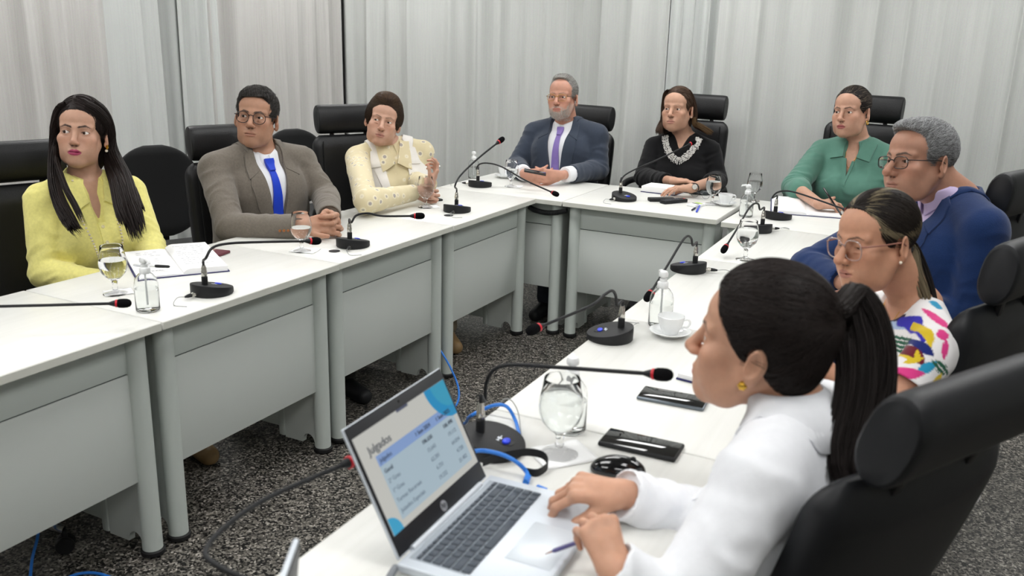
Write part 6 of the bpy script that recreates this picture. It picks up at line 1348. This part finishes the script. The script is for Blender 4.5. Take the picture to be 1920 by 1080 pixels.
Sx, P, Q = hair_cap(g, (.0820, .1035, .0905), [(.14, -.2), (.110, -.2), (.098, -.078), (.088, -.052), (.06, -.040), (.02, -.036), (-.01, -.026), (-.02, .015), (-.05, .05), (-.095, .07)], nz=.0022, nf=120, low=[(-.1, -.02), (.03, -.05), (.15, -.085)], extra=lambda S: S.ell((.0, -.035, .098), (.055, .048, .026), k=.02))
cc = lambda q, r: np.clip(np.array(srgb(140, 141, 142)[:3])[None]*r.uniform(.25, 1.9, (len(q), 1))*(.55+.8*np.clip((q[:, 2]+.02)/.12, 0, 1))[:, None], 0, 1)
cf = lambda q: np.stack([q[:, 0]*3+.3*np.sin(q[:, 1]*80), .8+0*q[:, 0], .6-10*np.clip(.08-q[:, 2], 0, .14)], 1)
hair_obj(g, [(P, Q, col_of(P, srgb(104, 104, 104), .4, 120)), comb(g, P, Q, 9000, cf, .016, .0025, .0006, cc, 3, jit=.45)])
glasses(g, mat('dark_half_rim', srgb(30, 28, 30), rough=.3), rx=.0260, rz=.0175, wr=.0014, sq=3.0, rimless_low=False)
legs(g, m=mat('navy_trousers', srgb(24, 40, 74), rough=.9))
# ------------------------------------------------------------------ the woman in the floral blouse
FLOR = mat('floral_print', (1, 1, 1, 1), rough=.85, spec=.2, attr='Col', bump=.15, bscale=400, sheen=.2)
d = 2.2; s = .985
E2 = at(1668, 770, 2.12); W2 = onz(1540, 690, .79); E1 = at(1560, 640, 2.50); W1 = onz(1490, 610, .79)
g = figure('woman in a white floral blouse and clear-framed glasses, hair in a low ponytail, looking down', (1640, 452, d), s, (46, 5, -6), dict(fem=True, lipc=srgb(160, 96, 92), lipm=.6, lips=.85, browc=srgb(84, 64, 54), brow_t=.0026, age=.7, jaw=1.0, nose=1.05, fat=.004, lid=.0014, lidz=-.0035, lash=.9), (1684, 568, d+.08), (66, 8, -3), 'f', (198, 142, 110),
    arms={-1: (E1, W1), 1: (E2, W2)}, bust=1.15, sho=.168, wid=1.12, dep=1.1, gaze=(-6, 22), h=.0022, slope=.010,
    hands=[dict(W=W1, a=-_r*.8, n=(0, 0, -1), t=1, L=.170), dict(W=W2, a=-_r*.8+_f*.3, n=(0, 0, -1), t=-1, L=.170)])
B = g.B; lo, hi = box_of(g); S = Sdf(); B.torso(S, .010, k=.035)
for sd in (-1, 1): Sh = B.shoulder(sd); E_ = np.array(g.arms[sd][0]); S.cone(Sh, Sh+(E_-Sh)*.25, .056*s, .054*s, k=.016); S.capped(Sh, Sh+(E_-Sh)*.62, .056*s, .060*s, k=.012, rnd=.004)
for sd in (-1, 1): Sh = B.shoulder(sd); E_ = np.array(g.arms[sd][0]); dd = E_-Sh; S.capped(Sh+dd*.56, Sh+dd*.8, .052*s, .055*s, k=.002, op='s', rnd=.001); S.disp(folds(.005, 75, dd/np.linalg.norm(dd), 3+sd, near(Sh, .13)))
S.disp(folds(.004, 55, B.R@np.array((.7, .3, .5)), 4, near(B.w(0, .0, -.3), .2)))
S.frame(B.R, B.o, B.sc); S.ell((0, -.02, .015), (.082, .105, .055), k=.004, op='s'); S.frame()
PK, TE, NV, PU, YE, GN, MR, DKB, PB = (214, 62, 132), (40, 150, 190), (26, 40, 110), (52, 46, 172), (214, 186, 44), (38, 92, 70), (104, 28, 44), (44, 24, 34), (168, 190, 222)
PET = [(1668, 575, 28, .045, .012, PK, 0), (1700, 563, 20, .022, .008, PK, 0), (1712, 566, 18, .032, .011, TE, 6), (1722, 559, 12, .026, .006, NV, 6), (1660, 603, 22, .042, .014, DKB, -5), (1684, 610, 15, .024, .010, PB, 0), (1708, 603, 40, .022, .012, PU, 0), (1719, 614, -78, .036, .012, PU, 14), (1737, 622, -72, .042, .011, YE, 12), (1732, 652, -50, .026, .013, NV, 0), (1680, 644, -14, .052, .023, GN, 0), (1709, 662, -55, .032, .018, MR, 0), (1714, 676, 20, .022, .006, YE, 0), (1720, 668, 75, .016, .005, YE, 0), (1706, 672, -40, .014, .005, YE, 0), (1768, 628, 0, .014, .014, PK, 0), (1758, 598, -58, .030, .012, PK, 0), (1772, 655, 80, .026, .008, PK, 0), (1756, 572, -30, .018, .010, TE, 0), (1646, 588, 30, .034, .010, PK, 0), (1640, 622, 10, .03, .012, GN, 0), (1738, 690, 30, .03, .012, TE, 0), (1765, 690, -40, .03, .014, GN, 0), (1650, 650, 60, .03, .014, PU, 0), (1700, 700, 0, .04, .014, PK, 0), (1755, 720, 60, .03, .012, YE, 0)]
def flor(P):
    C = np.tile(np.array(srgb(234, 232, 232)[:3]), (len(P), 1))
    for (u, v, a, l, w, col, bend) in PET:
        k = ray(u, v); kn = k/np.linalg.norm(k); t = 1.6
        for _ in range(60): t += float(S.ev((CAM+kn*t)[None])[0])*.8
        if t > 3: continue
        q = P-(CAM+kn*t); x = _r*math.cos(R(a))+_u*math.sin(R(a)); z = -_r*math.sin(R(a))+_u*math.cos(R(a)); X = q@x; Z = q@z+bend*(q@x)**2
        m = np.clip((1-((X/l)**2+(Z/(w*(1-.55*np.clip(X/l, -1, 1)**2)))**2))*5, 0, 1)*(np.abs(q@kn) < .05)
        if col == GN: m = m*(np.abs(np.sin(Z*300+X*40)) > .35)
        C = C*(1-m[:, None])+np.array(srgb(*col)[:3])*m[:, None]
    L = B.loc(P); bk = L[:, 1] > .06
    for k in range(10):
        c = np.array((-.15+.034*k, .14, -.06-.11*(k % 3))); qq = L-c; m = np.clip((1-((qq[:, 0]*.8+qq[:, 2]*.6)/.04)**2-((qq[:, 2]*.8-qq[:, 0]*.6)/.014)**2)*5, 0, 1)*bk; C = C*(1-m[:, None])+np.array(srgb(*(PK, TE, PU, YE, GN)[k % 5])[:3])*m[:, None]
    return C
bl = cloth('blouse', S, lo, hi, .0035, FLOR, g.root, flor)
glasses(g, mat('clear_rose_frame', srgb(226, 206, 200), rough=.1, trans=.75), rx=.0275, rz=.0245, wr=.0019, sq=2.7, z=-.006, tm=mat('rose_temple', srgb(150, 104, 92), rough=.25))
MB().ball(hl(g, .085, .002, -.044), .0042, 10).build('earring', PEARL, g.root)
W = project(g.S, B, np.array(spline([(-.05, -.01, 0), (-.03, -.05, 0), (0, -.075, 0), (.03, -.05, 0), (.05, -.01, 0)], 10))[:, :2]); MB().tube([p+np.array((0, 0, .001)) for p in W], .0009, 6).build('necklace', GOLD, g.root)
BR = srgb(36, 30, 26); BL = srgb(128, 116, 92)
Sx, P, Q = hair_cap(g, (.0815, .104, .0915), [(.14, -.2), (.110, -.2), (.100, -.074), (.085, -.060), (.05, -.050), (.02, -.040), (-.012, -.018), (-.03, .03), (-.07, .055), (-.2, .06)], nz=.0004, nf=60, low=[(-.1, -.02), (.03, -.05), (.15, -.085)], h=.0026)
flow = lambda q: np.array((0.0, .118, -.035))-q
cc = lambda q, r: np.where((np.sin(q[:, 0]*150+q[:, 2]*95) > .62)[:, None]*(q[:, 2] > .02)[:, None], np.array(BL[:3])[None]*r.uniform(.7, 1.2, (len(q), 1)), np.array(BR[:3])[None]*r.uniform(.6, 1.4, (len(q), 1)))
f = lambda *a: hl(g, *a); T = f(0, .105, -.035)
A_ = at; gd = [([f(0, .085, -.02), f(0, .112, -.030), A_(1724, 500, 2.24), A_(1740, 545, 2.23), A_(1748, 590, 2.22), A_(1752, 628, 2.22)], .020, .016, 1.4), ([f(0, .085, -.02), f(.004, .112, -.036), A_(1716, 510, 2.22), A_(1732, 555, 2.21), A_(1742, 610, 2.21)], .018, .016, .8, None, BL)]
hair_obj(g, [(P, Q, col_of(P, BR, .15, 60)), comb(g, P, Q, 5200, flow, .045, .0006, .0009, cc, 3, jit=.03), locks(gd, 520, 0, .0010, np.random.default_rng(4), BR, colj=.14, wav=.002)])
MB().lathe([(.019, -.006), (.0225, 0), (.019, .006)], f(0, .104, -.036), 18, rot=Vector((0, 0, 1)).rotation_difference(Vector(g.Rh@np.array((0, .8, -.6)))).to_matrix(), cap=False).build('hair_tie', BLK, g.root)
legs(g, m=mat('dark_trousers', srgb(46, 43, 40), rough=.9))
# ------------------------------------------------------------------ the woman in white at the laptop
WHJ = fabric('white_jacket', (232, 234, 238), bump=.08, bs=260, noise=.02, ns=60)
d = 1.5; s = 1.02
W1 = onz(1168, 926, .795); W2 = onz(1152, 1068, .785); E1 = at(1330, 985, 1.62); E2 = at(1262, 1165, 1.33)
g = figure('woman in a white jacket with a long dark ponytail typing on the laptop', (1420, 642, d), s, (101, -4, 1), dict(fem=True, lipc=srgb(176, 104, 100), lipm=.6, lips=.95, browc=srgb(60, 44, 38), brow_t=.0028, age=0, jaw=.98, nose=.98, lid=.0044, lash=.9, ear=1.0), (1452, 780, d+.03), (106, 6, -2), 'f', (202, 150, 120),
    arms={-1: (E1, W1), 1: (E2, W2)}, sho=.172, bust=.9, h=.0020, gaze=(-10, 0),
    hands=[dict(W=W1, a=-_r*1.0+_f*.12+np.array((0, 0, .12)), n=np.array((0, 0, -1.0))-_f*-.15, t=1, L=.172, curls={'index': (38, 38, 12), 'middle': (42, 40, 14), 'ring': (46, 42, 16), 'pinky': (50, 42, 16)}, thumb=(26, 30, 4, 6)),
           dict(W=W2, a=_u*.75-_r*.28+_f*.5, n=np.array((0, 0, -1.0))+_f*.35, t=-1, L=.152, curls={'index': (62, 62, 20), 'middle': (58, 66, 25), 'ring': (58, 66, 25), 'pinky': (60, 60, 25)}, spread=.7, thumb=(34, 50, 10, 10))])
B = g.B; lo, hi = box_of(g); St = Sdf(); B.torso(St, .022, k=.035, pad=True); S = Sdf(); B.torso(S, .022, k=.035, pad=True)
arm_cloth(S, g, -1, (.064, .056, .044), 1.01); arm_cloth(S, g, 1, (.066, .060, .046), 1.07)
for sd in (-1, 1): fold_arm(S, g, sd, .006)
S.disp(folds(.004, 40, B.R@np.array((.1, .3, 1)), 4, near(B.w(0, .12, -.3), .2))); S.disp(folds(.004, 60, B.R@np.array((.8, .5, .2)), 7, near(B.w(.16, .06, -.14), .09)))
S.frame(B.R, B.o, B.sc); S.cone((0, -.075, .05), (0, -.135, -.30), .07, .003, k=.003, op='s', sc=(1, .62, 1)); S.cone((0, .045, -.02), (0, .045, .09), .058, .075, k=.004, op='s'); S.frame()
arm_open(S, g, -1, .044, 1.01); arm_open(S, g, 1, .046, 1.07)
jk = cloth('jacket', S, lo, hi, .004, WHJ, g.root); Ss = Sdf(); B.torso(Ss, .010, k=.035); cloth('blouse', Ss, lo, hi, .006, SHIRTW, g.root)
lap = []
for fm in (lambda p: p, mirror): lap.append(drape(St, B, fm([(.070, .004), (.050, -.08), (.006, -.29)]), fm([(.098, -.025), (.114, -.105), (.008, -.30)]), nu=8, off=.001, th=.0045, n=30))
patch_obj('lapel', lap[:1], WHJ, jk); patch_obj('lapel', lap[1:], WHJ, jk)
A = np.linspace(-PI+.9, PI-.9, 34); ring = []
for a in A:
    x, y = math.sin(a), math.cos(a); ax, ay = g.axis; ring.append([(x*.060+ax*.05, .046+ay*.05+y*.062, .050), (x*.063+ax*.056, .046+ay*.056+y*.066, .058), (x*.078+ax*.03, .046+ay*.03+y*.084, .024), (x*.094, .045+y*.100, -.022)])
Wv = push_out(g.S, push_out(St, (np.array(ring).reshape(-1, 3)*B.sc)@B.R.T+B.o, .003), .003); Qv = np.array([(i*4+j, i*4+j+1, i*4+j+5, i*4+j+4) for i in range(33) for j in range(3)]); o = obj('collar', np_mesh('collar', Wv, Qv), WHJ, jk); md = o.modifiers.new('solid', 'SOLIDIFY'); md.thickness = .005; md.offset = 0
c = hl(g, .084, .004, -.046); b = MB(); b.ball(c, .0075, 16)
for k in range(6): b.ball(c+g.Rh@np.array((.003, .005*math.cos(k*1.05), .005*math.sin(k*1.05))), .0032, 8)
b.build('earring', GOLD, g.root)
BR = srgb(28, 21, 19)
Sx, P, Q = hair_cap(g, (.0845, .1080, .1010), [(.14, -.2), (.116, -.2), (.104, -.082), (.085, -.070), (.05, -.056), (.02, -.036), (-.012, -.012), (-.03, .024), (-.07, .050), (-.2, .06)], nz=.0010, nf=50, low=[(-.1, -.02), (.03, -.05), (.15, -.085)], h=.0026, t0=(0, .020, .045), extra=lambda S: S.ell((0, .06, -.02), (.064, .05, .06), k=.03))
flow = lambda q: np.array((0.0, .135, .080))-q+np.stack([0*q[:, 0], 0*q[:, 0], .25*np.sin(q[:, 2]*55)*.1], 1)
f = lambda *a: hl(g, *a); A_ = at
tp_ = [f(0, .088, .070), f(0, .110, .081)]
gd = [(tp_+[A_(1602, 548, 1.48), A_(1634, 580, 1.475), A_(1653, 645, 1.465), A_(1654, 715, 1.455), A_(1642, 795, 1.44), A_(1614, 870, 1.42), A_(1600, 930, 1.41)], .016, .027, 3.0), (tp_+[A_(1590, 572, 1.48), A_(1612, 630, 1.47), A_(1618, 710, 1.45), A_(1604, 805, 1.43), A_(1588, 890, 1.41), A_(1582, 926, 1.41)], .018, .026, 2.4),
      (tp_+[A_(1578, 610, 1.48), A_(1590, 690, 1.46), A_(1580, 780, 1.44), A_(1566, 860, 1.42), A_(1570, 908, 1.41)], .016, .022, 1.5)]
hair_obj(g, [(P, Q, col_of(P, BR, .15, 50)), comb(g, P, Q, 7000, flow, .05, .0010, .0009, lambda q, r: np.clip(np.array(BR[:3])[None]*r.uniform(.5, 1.7, (len(q), 1)), 0, 1), 3, jit=.05), locks(gd, 1700, 0, .0010, np.random.default_rng(4), BR, colj=.14, wav=.004, m=22)])
MB().lathe([(.020, -.008), (.025, -.003), (.025, .003), (.020, .008)], f(0, .110, .081), 20, rot=Vector((0, 0, 1)).rotation_difference(Vector(g.Rh@np.array((0, 1, .35)))).to_matrix(), cap=False).build('hair_tie', BLK, g.root)
legs(g, m=mat('white_trousers', srgb(196, 198, 202), rough=.9))
t = g.tips[1]; pen('slim stylus held in the hand over the touchpad', onz(1035, 1034, TZ+.030), onz(1118, 1004, TZ+.055), .0035, mat('stylus_violet', srgb(92, 88, 140), rough=.3), WPLA, mat('stylus_tip', srgb(150, 110, 96), rough=.4), name='stylus')
